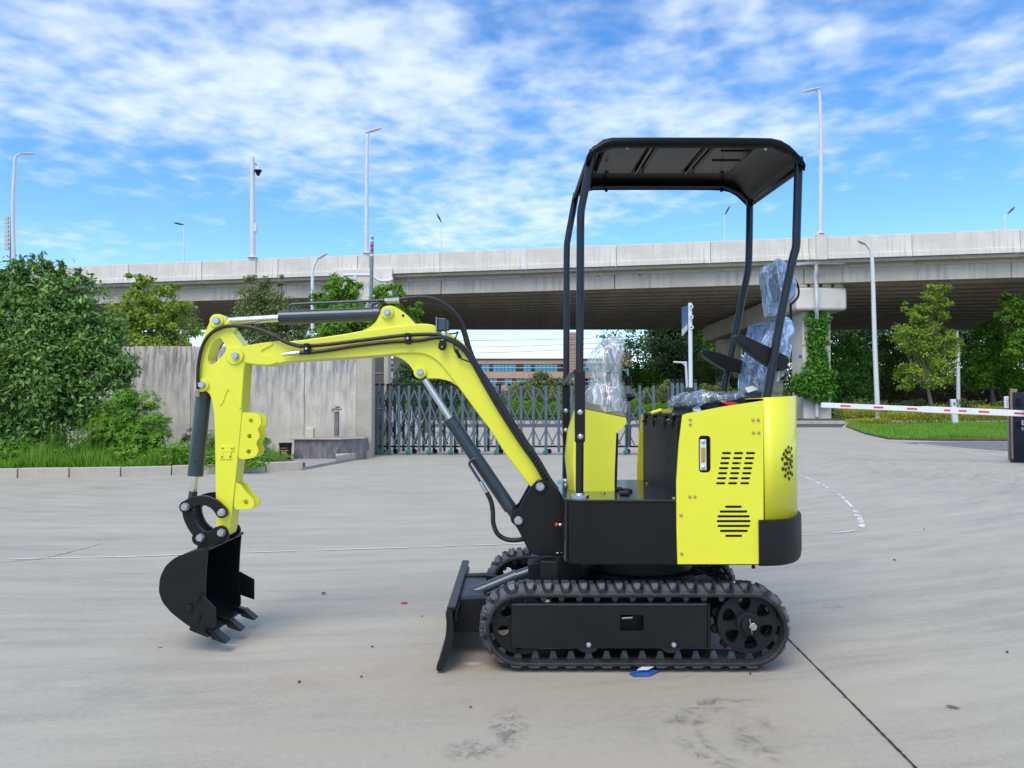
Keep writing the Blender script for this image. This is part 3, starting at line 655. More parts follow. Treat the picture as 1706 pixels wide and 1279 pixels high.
MB().box(wx(1032, 210), wx(1049.5, 210), 210.5, 221, wz(592, 210), wz(582.5, 210)).obj('plant_room', PALEB, e3)
for r_ in range(2):
    for k in range(4): MB().box(wx(1034+k*4, 210), wx(1036.5+k*4, 210), 210.3, 210.52, wz(590.5-r_*4, 210), wz(588-r_*4, 210)).obj('window', DGLASS, e3)

# ================================================================== FOLIAGE
def leaves(centers, size, aspect=.45, droop=.3, upbias=.5, seed=1, orad=None):
    """folded leaf blades, two triangles each; returns arrays"""
    g = np.random.default_rng(seed); n = len(centers); c = np.asarray(centers, float)
    nrm = g.normal(size=(n, 3)); nrm[:, 2] += upbias*1.6; nrm[:, 1] -= upbias*.5
    if orad is not None: nrm += orad*1.1
    nrm /= np.linalg.norm(nrm, axis=1)[:, None]
    t = g.normal(size=(n, 3)); t[:, 2] -= droop*2; t -= nrm*(t*nrm).sum(1)[:, None]; t /= np.linalg.norm(t, axis=1)[:, None]
    b = np.cross(nrm, t); s = size*g.uniform(.6, 1.3, n)[:, None]
    v0 = c-t*s*.5; v2 = c+t*s*.5; v1 = c+b*s*aspect*.5+nrm*s*.10-t*s*.08; v3 = c-b*s*aspect*.5+nrm*s*.10-t*s*.08
    V = np.stack([v0, v1, v2, v3], 1).reshape(-1, 3); i = np.arange(n)*4
    F = np.stack([np.stack([i, i+1, i+2], 1), np.stack([i, i+2, i+3], 1)], 1).reshape(-1, 3)
    return V, F
def npmesh(name, V, F, m, parent=None, loc=None):
    a = np.array(loc if loc is not None else (V[:, 0].mean(), V[:, 1].mean(), V[:, 2].min())); V = V-a
    me = bpy.data.meshes.new(name); me.vertices.add(len(V)); me.vertices.foreach_set('co', V.astype(np.float32).ravel())
    me.loops.add(F.size); me.loops.foreach_set('vertex_index', F.ravel().astype(np.int32))
    me.polygons.add(len(F)); me.polygons.foreach_set('loop_start', np.arange(len(F), dtype=np.int32)*3); me.polygons.foreach_set('loop_total', np.full(len(F), 3, np.int32))
    me.materials.append(m); me.update(calc_edges=True)
    o = bpy.data.objects.new(name, me); link(o, parent, Vector(a)); return o
def crown_points(blobs, Y, n, clump=26, spread=.22, seed=1, depth=1.0, shell=.55, zmin=None):
    """blobs (px,py,r px): clumps of leaves through each blob's volume, denser at its skin"""
    g = np.random.default_rng(seed); pts = []; rad = []; tot = sum(b[2]**2 for b in blobs)
    for bl in blobs:
        px, py, r = bl[:3]; yy = Y+(bl[3] if len(bl) > 3 else 0); c = np.array(P(px, py, yy)); rm = r/FPX*yy; nb = int(n*r*r/tot); k = max(3, nb//clump)
        d = g.normal(size=(k, 3)); d /= np.linalg.norm(d, axis=1)[:, None]; rr = (shell+(1-shell)*g.random(k)**.6)*rm
        cc = c+d*rr[:, None]*np.array([1, depth, 1])
        idx = g.integers(0, k, nb); off = g.normal(size=(nb, 3))*rm*spread; off[:, 2] *= .7
        q = cc[idx]+off; pts.append(q); o = q-c; rad.append(o/np.maximum(np.linalg.norm(o, axis=1)[:, None], 1e-3))
    q = np.concatenate(pts); rd = np.concatenate(rad)
    if zmin is not None: k = q[:, 2] > zmin; q = q[k]; rd = rd[k]
    return q, rd
def tree(name, label, cat, blobs, Y, n, size, m, trunk=None, tr=.1, group=None, seed=1, aspect=.5, clump=26, spread=.22, depth=1.0, droop=.3, shell=.55, zbase=0, twigs=0, zmin=.05, upbias=.5):
    cx = P(trunk[0] if trunk else blobs[0][0], 0, Y).x
    e = empty(name, (cx, Y, zbase), label, cat, group)
    q, rd = crown_points(blobs, Y, n, clump, spread, seed, depth, shell, zmin)
    V, F = leaves(q, size, aspect, droop, upbias, seed+5, rd)
    npmesh('crown', V, F, m, e)
    b = MB(); g = random.Random(seed); base = Vector((cx, Y, zbase-.05))
    if trunk:
        fork = P(trunk[1], trunk[2], Y)
        mid_ = (base+fork)/2+Vector((g.uniform(-.1, .1)*tr*8, 0, 0))
        b.tube(smooth_path([base, mid_, fork], 4), [tr*1.25-tr*.45*i/8 for i in range(9)], 8)
        b.obj('trunk', BARK, e, smooth=60)
        for bl in blobs:
            c = P(bl[0], bl[1], Y+(bl[3] if len(bl) > 3 else 0)); mm = (fork+c)/2+Vector((g.uniform(-.3, .3), g.uniform(-.3, .3), g.uniform(0, .3)))*tr*3
            MB().tube(smooth_path([fork, mm, c], 4), [tr*.5-tr*.055*i for i in range(9)], 6).obj('limb', BARK, e, smooth=60)
    return e
# ---- big glossy shrub on the left
tree('large_shrub', 'big dense dark green glossy-leaved shrub filling the left edge above the kerb', 'shrub',
     [(72, 500, 62), (20, 490, 55), (125, 500, 46), (10, 560, 80), (90, 570, 85), (150, 560, 55), (170, 610, 50, -.2), (60, 640, 90, -.2), (130, 660, 60, -.2), (10, 690, 70, -.2), (70, 710, 60, -.2), (190, 590, 26), (200, 635, 22, -.2), (-60, 600, 110), (-70, 700, 80), (40, 452, 22), (73, 445, 14), (100, 452, 18), (120, 462, 16)],
     13.6, 50000, .105, LF_SHRUB, trunk=(60, 60, 690), tr=.08, seed=3, aspect=.42, clump=60, spread=.16, depth=.8, shell=.3, droop=.45, zbase=.12, zmin=.2)
# twiggy tips above it
g = random.Random(5); pts = []; sb_ = MB()
SHR = bpy.data.objects['large_shrub']
for (x, y, h) in ((33, 440, 14), (52, 440, 13), (70, 440, 20), (84, 445, 8), (104, 445, 10), (60, 445, 9), (130, 455, 8), (15, 455, 10), (0, 462, 10), (205, 560, 10), (215, 618, 10)):
    a = P(x, y+6, 13.5); t = P(x+g.uniform(-3, 3), y-h, 13.5); sb_.tube([a, t], .006, 5)
    for k in range(26): f = k/25; pts.append(a+(t-a)*f+Vector((g.uniform(-.05, .05), g.uniform(-.05, .05), g.uniform(-.02, .03))))
V, F = leaves([tuple(p) for p in pts], .12, .4, -.6, .1, 9); npmesh('shoot_leaves', V, F, LF_SHRUB, SHR); sb_.obj('shoot', BARK, SHR)
# ---- palmate light green shrub
def palmate(name, label, cat, blobs, Y, nleaf, size, m, seed, zbase=.12, lobes=6, group=None, stems=6):
    e = empty(name, (P(blobs[0][0], 0, Y).x, Y, zbase), label, cat, group); g = np.random.default_rng(seed)
    q, rd = crown_points(blobs, Y, nleaf, 10, .25, seed, .8, .45, zbase+.05); C = []; V = []; F = []; b = 0
    for c, r in zip(q, rd):
        nrm = g.normal(size=3)*.45+r*.5+np.array([0, -.25, .9]); nrm /= np.linalg.norm(nrm); a0 = g.uniform(0, 6.28); u = np.cross(nrm, [1, .2, 0]); u /= np.linalg.norm(u); v = np.cross(nrm, u); s = size*g.uniform(.6, 1.2)
        for k in range(lobes):
            a = a0+k*2*math.pi/(lobes+1); d = u*math.cos(a)+v*math.sin(a)-nrm*.25; p = u*math.cos(a+1.57)+v*math.sin(a+1.57)
            V += [c, c+d*s*.5+p*s*.16, c+d*s, c+d*s*.5-p*s*.16]; F += [(b, b+1, b+2), (b, b+2, b+3)]; b += 4
    npmesh('foliage', np.array(V), np.array(F), m, e)
    sb = MB(); gg = random.Random(seed)
    for bl in blobs[:stems]:
        c = P(bl[0], bl[1], Y); base = Vector((c.x*.6+P(blobs[0][0], 0, Y).x*.4, Y, zbase)); sb.tube([base, (base+c)/2+Vector((gg.uniform(-.05, .05), 0, .05)), c], [.014, .010, .005], 6)
    sb.obj('stem', BARK, e, smooth=60); return e
palmate('leafy_shrub', 'light green palmate-leaved shrub against the wall right of the dark shrub', 'shrub', [(205, 660, 22), (225, 680, 32), (195, 690, 34), (240, 715, 34), (200, 730, 40), (175, 720, 30), (262, 700, 16), (240, 745, 30), (160, 745, 22)], 12.9, 1900, .085, LF_BRT, 21)
palmate('leafy_shrub', 'small leafy plant growing at the wall just right of the hanging arm', 'shrub', [(432, 742, 18), (428, 722, 12), (438, 760, 14)], 13.4, 330, .055, LF_MID, 22)
palmate('leafy_shrub', 'sparse weed at the wall foot left of the bucket cylinder', 'shrub', [(320, 712, 10), (312, 735, 14), (355, 735, 18), (345, 757, 20)], 13.2, 350, .055, LF_OLIVE, 23)
# ---- feathery weeds
def feather(name, label, px, Y, h, n, seed, zb=.12):
    e = empty(name, (P(px, 0, Y).x, Y, zb), label, 'weed', 'feathery weeds behind the kerb'); g = random.Random(seed); pts = []; sb = MB()
    for s_ in range(n):
        x0 = P(px, 0, Y).x+g.uniform(-.22, .22); y0 = Y+g.uniform(-.1, .15); hh = h*g.uniform(.6, 1); a = Vector((x0, y0, zb)); t = Vector((x0+g.uniform(-.06, .06), y0, zb+hh)); sb.tube([a, t], .005, 5)
        for k in range(70):
            f = .2+.8*k/70; an = k*2.4; r_ = .065*(1.15-f*.7); pts.append((a+(t-a)*f, Vector((math.cos(an), math.sin(an), .45)), r_*2))
    V = []; F = []; b = 0
    for c, d, l in pts:
        d = d.normalized(); p = d.cross(Vector((0, 0, 1))).normalized()*.006; V += [tuple(c-p), tuple(c+p), tuple(c+d*l)]; F.append((b, b+1, b+2)); b += 3
    npmesh('foliage', np.array(V), np.array(F), LF_BRT, e); sb.obj('stem', LF_MID, e); return e
for i, (px, h, lb) in enumerate(((68, .42, 'feathery bright green weed clump below the middle of the dark shrub'), (92, .75, 'tall feathery bright green weed below the dark shrub, left of the other tall pair'), (138, .80, 'tall feathery weed in front of the palmate shrub, left one'), (160, .90, 'tallest feathery weed in front of the palmate shrub'), (20, .35, 'low feathery weed near the left edge'))):
    feather('feathery_weed', lb, px, 12.25+.05*i, h, 6, 40+i)
# ---- grass and ground cover behind the kerb
g = np.random.default_rng(77); N_ = 26000
xs_ = g.uniform(-11.5, P(440, 0, 13).x, N_); ky = np.interp(xs_, [kb[0].x, kb[1].x, kb[2].x, kb[3].x, kb[4].x], [kb[0].y, kb[1].y, kb[2].y, kb[3].y, kb[4].y])
ys_ = ky+.18+g.random(N_)**1.6*2.6
hh = (.10+.20*g.random(N_))*(1+.6*np.sin(xs_*2.3)*np.sin(xs_*5.1+1))*np.clip((P(470, 0, 13).x-xs_)/1.2, .25, 1); ln = g.normal(size=(N_, 2))*.07; wv = .006+.006*g.random(N_); an = g.uniform(0, 3.14, N_)
V = np.zeros((N_, 3, 3)); V[:, 0] = np.stack([xs_-wv*np.cos(an), ys_-wv*np.sin(an), np.full(N_, .1)], 1); V[:, 1] = np.stack([xs_+wv*np.cos(an), ys_+wv*np.sin(an), np.full(N_, .1)], 1); V[:, 2] = np.stack([xs_+ln[:, 0], ys_+ln[:, 1], .12+hh], 1)
o = npmesh('grass', V.reshape(-1, 3), np.arange(N_*3).reshape(-1, 3), LF_GRASS); tag(o, 'rough green grass and weeds growing behind the left kerb', 'grass', kind='stuff')
q, rd = crown_points([(x, 768+(x*.013 % 3), 16) for x in range(-60, 430, 22)]+[(30, 750, 22), (230, 762, 26), (270, 758, 22), (300, 756, 20), (120, 760, 20)], 12.5, 9000, 20, .35, 12, 1.5, .3, .1)
V, F = leaves(q, .075, .5, .2, .9, 4, rd); o = npmesh('ground_cover', V, F, LF_BRT); tag(o, 'low leafy ground cover along the left kerb', 'ground cover', kind='stuff')
# ---- trees beyond the wall
tree('garden_tree', 'yellow green feathery tree rising behind the wall beside the dark shrub', 'tree', [(240, 478, 24), (222, 515, 34), (270, 500, 30), (295, 520, 30), (255, 545, 40), (300, 555, 32), (215, 560, 36), (200, 530, 26), (285, 478, 16), (222, 470, 16), (318, 555, 14), (260, 590, 45)], 22, 12000, .12, LF_YEL, trunk=(258, 256, 590), tr=.11, seed=31, clump=60, spread=.17, shell=.3, group='trees beyond the wall')
tree('garden_tree', 'sparse olive green tree behind the wall above the arm cylinder rod', 'tree', [(430, 472, 18), (422, 500, 30), (458, 505, 26), (440, 540, 40), (480, 530, 30), (405, 545, 28), (470, 565, 32), (415, 575, 30), (495, 560, 24), (468, 470, 10), (440, 600, 40)], 30, 13000, .13, LF_OLIVE, trunk=(444, 443, 590), tr=.09, seed=32, clump=34, spread=.22, shell=.25, group='trees beyond the wall')
tree('garden_tree', 'fresh green leafy tree behind the wall above the arm cylinder', 'tree', [(556, 478, 22), (545, 505, 28), (590, 480, 20), (585, 515, 34), (640, 490, 24), (655, 510, 24), (620, 540, 34), (560, 550, 36), (680, 528, 22), (695, 515, 12), (600, 575, 36), (650, 560, 26), (545, 585, 30), (665, 482, 14)], 27, 15000, .15, LF_BRT, trunk=(600, 598, 590), tr=.10, seed=33, clump=60, spread=.17, shell=.3, group='trees beyond the wall')
e = empty('bare_tree', (P(312, 0, 21).x, 21, 0), 'thin bare-branched sapling behind the wall left of the yellow arm', 'tree'); b = MB(); g = random.Random(8)
b.tube([(P(303, 0, 21).x, 21, 0), P(300, 575, 21), P(304, 550, 21)], [.03, .025, .02], 6)
for (x0, y0, x1, y1) in ((304, 552, 294, 538), (304, 552, 312, 535), (312, 535, 326, 515), (312, 535, 318, 520), (294, 538, 300, 525), (312, 570, 316, 545), (316, 545, 328, 530), (316, 545, 308, 530), (318, 520, 322, 508), (326, 515, 333, 520), (308, 575, 312, 570), (303, 575, 308, 575)): b.tube([P(x0, y0, 21), P(x1, y1, 21)], .006, 5)
b.obj('branches', BARK, e)
q = [tuple(P(g.uniform(296, 332), g.uniform(512, 560), 21)) for _ in range(260)]; V, F = leaves(q, .06, .5, .3, .5, 3); npmesh('crown', V, F, LF_OLIVE, e)
tree('dark_tree', 'rounded almost black tree behind the gate under the boom elbow', 'tree', [(682, 622, 20), (700, 640, 28), (670, 645, 16), (730, 648, 26), (755, 660, 20), (715, 668, 24), (745, 640, 14)], 33, 9000, .16, LF_DARK, trunk=(712, 712, 665), tr=.12, seed=34, clump=25, group=None)
# ---- behind the gate
tree('round_shrub', 'olive shrub tree behind the gate under the viaduct', 'tree', [(905, 640, 20), (880, 655, 24), (930, 655, 22), (905, 668, 30), (860, 670, 18)], 64, 7000, .28, LF_OLIVE, trunk=(905, 905, 680), tr=.15, seed=35, zbase=.2)
tree('tall_dark_tree', 'tall dark evergreen behind the blue sign post', 'tree', [(1115, 560, 30), (1100, 590, 26), (1130, 590, 32), (1120, 625, 36), (1150, 620, 24), (1090, 620, 20), (1130, 660, 34), (1100, 540, 24), (1140, 530, 30)], 104, 20000, .42, LF_DARK, trunk=(1122, 1122, 660), tr=.4, seed=36, group='dark trees beyond the viaduct', zbase=.2)
tree('tall_dark_tree', 'green tree just right of the blue sign post beyond the viaduct', 'tree', [(1165, 565, 20), (1175, 590, 26), (1205, 600, 26), (1195, 570, 22), (1220, 630, 26), (1180, 630, 24), (1160, 545, 20)], 108, 13000, .42, LF_MID, trunk=(1185, 1185, 660), tr=.3, seed=37, group='dark trees beyond the viaduct', zbase=.2)
tree('round_shrub', 'bright green bushy tree right of the wrapped display', 'tree', [(1055, 618, 14), (1040, 632, 18), (1075, 625, 18), (1065, 650, 26), (1095, 640, 16), (1030, 655, 20)], 90, 8000, .34, LF_BRT, trunk=(1062, 1062, 670), tr=.2, seed=38, zbase=.2)
tree('round_shrub', 'yellowish bushy tree behind the far armrest', 'tree', [(1175, 615, 16), (1165, 640, 24), (1200, 635, 24), (1225, 650, 22), (1150, 655, 20), (1190, 665, 26)], 86, 9000, .3, LF_OLIVE, trunk=(1185, 1185, 672), tr=.2, seed=39, zbase=.2)
# ---- right side
tree('young_tree', 'slim lime green young tree with forked pale trunk in the roadside bed', 'tree', [(1556, 486, 14), (1573, 478, 10), (1540, 505, 18), (1515, 515, 12), (1570, 505, 14), (1525, 530, 16), (1555, 530, 18), (1575, 525, 8), (1510, 560, 22), (1545, 565, 26), (1580, 570, 20), (1500, 575, 12), (1530, 600, 26), (1570, 600, 24), (1555, 625, 24), (1515, 625, 20), (1580, 625, 14), (1505, 640, 12)], 56, 10500, .21, LF_YEL, trunk=(1547, 1544, 640), tr=.14, seed=41, clump=45, spread=.20, shell=.3, zbase=0)
tree('roadside_tree', 'lime green tree leaning in from the right edge', 'tree', [(1680, 500, 16), (1700, 520, 22), (1675, 525, 14), (1705, 550, 28), (1690, 580, 20), (1740, 520, 40)], 60, 8000, .24, LF_BRT, trunk=(1735, 1728, 600), tr=.2, seed=42, clump=50, spread=.18, shell=.3, zbase=0, group='roadside trees on the right')
tree('roadside_tree', 'rounded mid green tree between the thin white pole and the right edge', 'tree', [(1650, 560, 26), (1625, 590, 24), (1665, 600, 34), (1640, 625, 30), (1690, 630, 30), (1615, 620, 18), (1685, 565, 20)], 66, 13000, .28, LF_BRT, trunk=(1652, 1652, 650), tr=.2, seed=43, clump=60, spread=.18, shell=.3, zbase=.2, group='roadside trees on the right')
tree('roadside_tree', 'broad dull green tree between the vine-clad pier and the lamp', 'tree', [(1418, 575, 16), (1405, 600, 26), (1438, 600, 24), (1400, 630, 28), (1435, 635, 28), (1420, 655, 26), (1455, 620, 14), (1385, 650, 20)], 70, 15000, .28, LF_MID, trunk=(1418, 1418, 665), tr=.25, seed=44, clump=60, spread=.18, shell=.3, zbase=.2, group='roadside trees on the right')
tree('roadside_tree', 'dark leafy tree directly right of the lamp in the hedge', 'tree', [(1480, 590, 18), (1500, 610, 24), (1475, 625, 22), (1495, 650, 26), (1480, 570, 12)], 76, 9000, .28, LF_OLIVE, trunk=(1487, 1487, 665), tr=.2, seed=45, zbase=.2, group='roadside trees on the right')
q, rd = crown_points([(x, 575+10*math.sin(x*.7), 36) for x in range(1040, 1900, 34)]+[(x, 630+8*math.sin(x), 42) for x in range(1040, 1900, 36)]+[(x, 652, 34) for x in range(1040, 1900, 24)]+[(x, 668, 24) for x in range(1040, 1900, 20)]+[(x, 540, 40) for x in range(1200, 1900, 30)]+[(x, 565, 34) for x in range(1330, 1900, 26)], 122, 105000, 30, .25, 51, 1.0, .4, .3)
V, F = leaves(q, .55, .55, .3, .4, 52, rd); o = npmesh('far_wood', V, F, LF_DARK); tag(o, 'dark wood closing the view beyond the viaduct', 'wood', kind='stuff')
q, rd = crown_points([(x, 668, 24) for x in range(-300, 1040, 26)]+[(x, 676, 16) for x in range(-300, 1040, 20)], 100, 26000, 30, .28, 53, 1.0, .4, .3)
V, F = leaves(q, .4, .55, .3, .4, 54, rd); o = npmesh('far_thicket', V, F, LF_DARK); tag(o, 'dark thicket beyond the road behind the gate', 'thicket', kind='stuff')
q, rd = crown_points([(x, 655+6*math.sin(x*.5), 22) for x in range(1490, 1900, 20)]+[(x, 668, 14) for x in range(1440, 1900, 14)], 72, 18000, 20, .3, 55, 1.0, .4, .25)
V, F = leaves(q, .22, .4, .2, .5, 56, rd); o = npmesh('brown_brush', V, F, LF_BROWN); tag(o, 'reddish brown brushwood behind the roadside hedge', 'brushwood', kind='stuff')
# ---- hedges
def hedge(name, label, x0, x1, Y0, Y1, z0, z1, n, size, m, seed, par=None):
    g = np.random.default_rng(seed); q = np.stack([g.uniform(x0, x1, n), Y0+(Y1-Y0)*g.random(n)**1.6, z0+(z1-z0)*g.random(n)**.55], 1)
    q[:, 2] = z0+(q[:, 2]-z0)*(1+.12*np.sin(q[:, 0]*1.7)+.10*np.sin(q[:, 0]*4.3+1))
    V, F = leaves(q, size, .5, 0, .8, seed+1); o = npmesh(name, V, F, m); return tag(o, label, 'hedge')
hedge('hedge', 'yellow green clipped hedge along the far kerb on the right', P(1325, 0, 62.5).x, 60, 54.6, 56.4, .2, 1.12, 26000, .12, LF_HEDGE, 61)
hedge('hedge', 'taller dull hedge row behind the clipped roadside hedge', P(1325, 0, 65).x, 62, 57.4, 59.2, .2, 1.55, 14000, .15, LF_OLIVE, 62)
hedge('hedge', 'bright green clipped hedge seen through the gate', -24, P(1115, 0, 63).x, 54.6, 56.6, .2, 1.5, 34000, .14, LF_BRT, 63)
hedge('hedge', 'tall dull green hedge row behind the bright one beyond the gate', -26, P(1295, 0, 60).x, 58, 61, .2, 2.7, 30000, .2, LF_OLIVE, 64)
hedge('low_planting', 'low yellow planting at the tip of the grass island', P(1412, 0, 47).x, P(1462, 0, 47).x, 46.2, 48.5, .05, .42, 3500, .09, LF_HEDGE, 65)
hedge('low_planting', 'ragged green planting along the back of the grass island', P(1460, 0, 50).x, P(1800, 0, 50).x, 49, 50.6, .05, .85, 12000, .12, LF_HEDGE, 66)
# grass on the island
g = np.random.default_rng(78)
from mathutils.geometry import intersect_point_line
poly = [(p.x, p.y) for p in islw]
def inside(x, y):
    c = np.zeros(len(x), bool); j = len(poly)-1
    for i in range(len(poly)):
        (xi, yi), (xj, yj) = poly[i], poly[j]; k = ((yi > y) != (yj > y)) & (x < (xj-xi)*(y-yi)/(yj-yi+1e-12)+xi); c ^= k; j = i
    return c
N_ = 120000; yy = 25.2+g.random(N_)**1.5*26; xx = g.uniform(11, 38, N_); k = inside(xx, yy); xx, yy = xx[k], yy[k]; n = len(xx)
hh = .03+.07*g.random(n)+.16*np.clip(np.sin(xx*1.1+yy*.3)*np.sin(yy*.55+xx*.2), 0, 1)**1.5; kk = (g.random(n) < .45+.55*np.clip(.6+np.sin(xx*.9+1)*np.sin(yy*1.1), 0, 1)); xx, yy, hh = xx[kk], yy[kk], hh[kk]; n = len(xx); wv = .012+.012*g.random(n); ln = g.normal(size=(n, 2))*.04
V = np.zeros((n, 3, 3)); V[:, 0] = np.stack([xx-wv, yy, np.full(n, .055)], 1); V[:, 1] = np.stack([xx+wv, yy, np.full(n, .055)], 1); V[:, 2] = np.stack([xx+ln[:, 0], yy+ln[:, 1], .06+hh], 1)
o = npmesh('lawn', V.reshape(-1, 3), np.arange(n*3).reshape(-1, 3), LF_GRASS); tag(o, 'bright green lawn on the island at the right', 'grass', kind='stuff')
# ---- climbing vine on the pier
g_ = [(1359, 520, 9), (1356, 533, 13), (1370, 533, 12), (1364, 548, 15), (1356, 560, 12), (1366, 566, 14), (1359, 582, 15), (1366, 596, 14), (1356, 604, 14), (1366, 614, 16), (1352, 622, 15), (1376, 628, 16), (1360, 636, 18), (1342, 634, 14), (1378, 646, 13), (1355, 652, 15), (1370, 660, 12), (1340, 650, 12), (1328, 630, 10), (1326, 645, 10)]
q, rd = crown_points(g_, 61.6, 15000, 20, .22, 71, .35, .3, .3); V, F = leaves(q, .22, .8, .5, .2, 72, rd)
e = empty('climbing_vine', (P(1360, 0, 61.9).x, 61.9, .2), 'green climbing vine covering the lower half of the viaduct pier', 'climbing plant'); npmesh('foliage', V, F, LF_IVY, e)
MB().tube([P(1360, 690, 61.9), P(1358, 640, 61.9), P(1360, 560, 61.9)], .05, 6).obj('stem', BARK, e)

# ================================================================== CONCRETE WALL
YW = 16.5
xl, xr_ = -13.0, P(623.5, 0, YW).x; zt_ = P(300, 576.5, YW).z
WL_ = empty('concrete_wall', ((xl+xr_)/2, YW+.15, 0), 'tall weathered grey concrete wall behind the excavator arm', 'wall')
MB().box(xl, xr_-.33, YW+.03, YW+.33, -.05, zt_-.01).obj('wall_core', WALLC, WL_)
x = xl; random.seed(5)
edges = [xl]
while x < xr_-1.2: x += random.choice((1.02, 1.22, 1.22)); edges.append(min(x, xr_-.34))
for i in range(len(edges)-1): MB().box(edges[i]+.004, edges[i+1]-.004, YW+random.uniform(0, .006), YW+.032, -.05, zt_+random.uniform(-.012, .006)).obj('wall_panel', WALLC, WL_, bevel=.004)
ENDC = concrete('wall_end_concrete', (.47, .42, .34), (.3, .26, .2), streak=(5, 5, .5), amt=.5)
MB().box(edges[-1]+.002, xr_, YW-.02, YW+.36, -.05, zt_-.02).obj('wall_end', ENDC, WL_, bevel=.012)
e = empty('gate_pillar', (P(634, 0, 18.5).x, 18.5, 0), 'dark brown masonry pillar where the gate meets the wall', 'pillar')
DKM = concrete('brown_masonry', (.12, .105, .09), (.05, .045, .04), amt=.7, dscale=4)  # dark brown masonry colour of the gate pillar
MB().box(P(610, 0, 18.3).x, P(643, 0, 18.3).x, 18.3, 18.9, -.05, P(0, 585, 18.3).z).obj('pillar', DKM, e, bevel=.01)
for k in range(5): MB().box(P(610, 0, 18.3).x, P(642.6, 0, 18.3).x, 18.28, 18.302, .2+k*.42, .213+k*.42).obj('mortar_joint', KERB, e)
MB().box(P(643.3, 0, 18.3).x, P(650.5, 0, 18.3).x, 18.25, 18.7, -.05, P(0, 585, 18.3).z).obj('pale_pilaster', ENDC, e, bevel=.01)

# ---- trough, tap, jerrycan, bucket
tr_ = empty('washing_trough', (P(548, 0, 15.6).x, 15.6, 0), 'dark stained concrete washing trough against the wall', 'trough')
x0, x1 = P(496, 0, 15.3).x, P(601, 0, 15.3).x; zt2 = P(0, 729.5, 15.3).z
MB().plan([(x0, 15.32), (P(571, 0, 15.32).x, 15.32), (x1, 15.75), (x1, 16.42), (x0, 16.42)], -.02, zt2-.03).obj('basin_wall', TROUGH, tr_, bevel=.01)
MB().plan([(x0-.07, 15.26), (P(573, 0, 15.32).x, 15.26), (x1+.04, 15.72), (x1+.04, 15.86), (P(571, 0, 15.32).x, 15.42), (x0+.1, 15.42), (x0+.1, 16.42), (x0-.07, 16.42)], zt2-.03, zt2).obj('rim', KERB, tr_, bevel=.006)
MB().plan([(x0+.1, 15.42), (P(571, 0, 15.32).x, 15.42), (x1-.06, 15.86), (x1-.06, 16.4), (x0+.1, 16.4)], zt2-.03, zt2-.025).obj('basin_top', TROUGH, tr_)
e = empty('water_tap', (P(566, 0, 16.2).x, 16.2, zt2), 'old tap on a stained upright post in the trough', 'tap')
MB().box(P(562.5, 0, 16.2).x, P(569.5, 0, 16.2).x, 16.15, 16.25, zt2, P(0, 685, 16.2).z).obj('post', TROUGH, e, bevel=.01)
MB().tube([P(569, 681, 16.1), P(560, 681, 16.1), P(554, 681.5, 16.05), P(553.5, 686, 16.05)], .022, 8).obj('spout', GREY, e, smooth=40)
MB().tube([P(564, 684, 16.1), P(564, 676, 16.1)], .02, 8).obj('valve', GREY, e); MB().tube([P(559, 678, 16.1), P(569, 680, 16.1)], .010, 6).obj('handle', BLKM, e)
JC = mat('jerrycan_plastic', (.62, .58, .40), .5, var=.06)
z0 = zt2-.0; xa, xb = P(516.7, 0, 15.9).x, P(529.3, 0, 15.9).x
e = empty('jerrycan', ((xa+xb)/2, 15.9, z0-.02), 'small cream plastic jerrycan on the trough', 'jerrycan')
hj = P(0, 710, 15.9).z; MB().box(xa, xb, 15.82, 15.98, z0-.024, hj-.03).obj('body', JC, e, bevel=.015, smooth=30)
MB().tube([((xa*.7+xb*.3), 15.9, hj-.03), ((xa*.7+xb*.3), 15.9, hj)], .018, 10).obj('cap', WHT, e); MB().tube([(xa*.45+xb*.55, 15.9, hj-.032), (xa*.4+xb*.6, 15.9, hj-.005), (xb-.025, 15.9, hj-.005), (xb-.015, 15.9, hj-.032)], .008, 6).obj('handle', JC, e)
c = P(482.5, 0, 15.1); rb, rt = .105, .122; zb_ = P(0, 737.5, 15.1).z
e = empty('paint_bucket', (c.x, 15.1, .05), 'black bucket with gold print standing left of the trough', 'bucket')
MB().lathe([(rb, .05), (rt, zb_-.03), (rt+.006, zb_-.03), (rt+.006, zb_), (rt-.004, zb_), (rt-.006, zb_-.02)], (c.x, 15.1, 0), 'Z', 28).obj('body', BLKM, e, smooth=30)
GOLD = mat('gold_print', (.42, .30, .09), .5, var=.4, vscale=60)
for (za, zb2, aa) in ((.10, .125, .9), (.16, .20, .5), (.215, .235, .8), (.27, .28, .6)):
    V = []; F = []
    for k in range(9):
        a = -math.pi/2+(-1+2*k/8)*aa
        for z in (za, zb2): rr = rb+(rt-rb)*(z-.05)/(zb_-.08)+.002; V.append((c.x+rr*math.cos(a), 15.1+rr*math.sin(a), z))
    for k in range(8): F.append((2*k, 2*k+2, 2*k+3, 2*k+1))
    mesh('gold_label', V, F, GOLD, e)

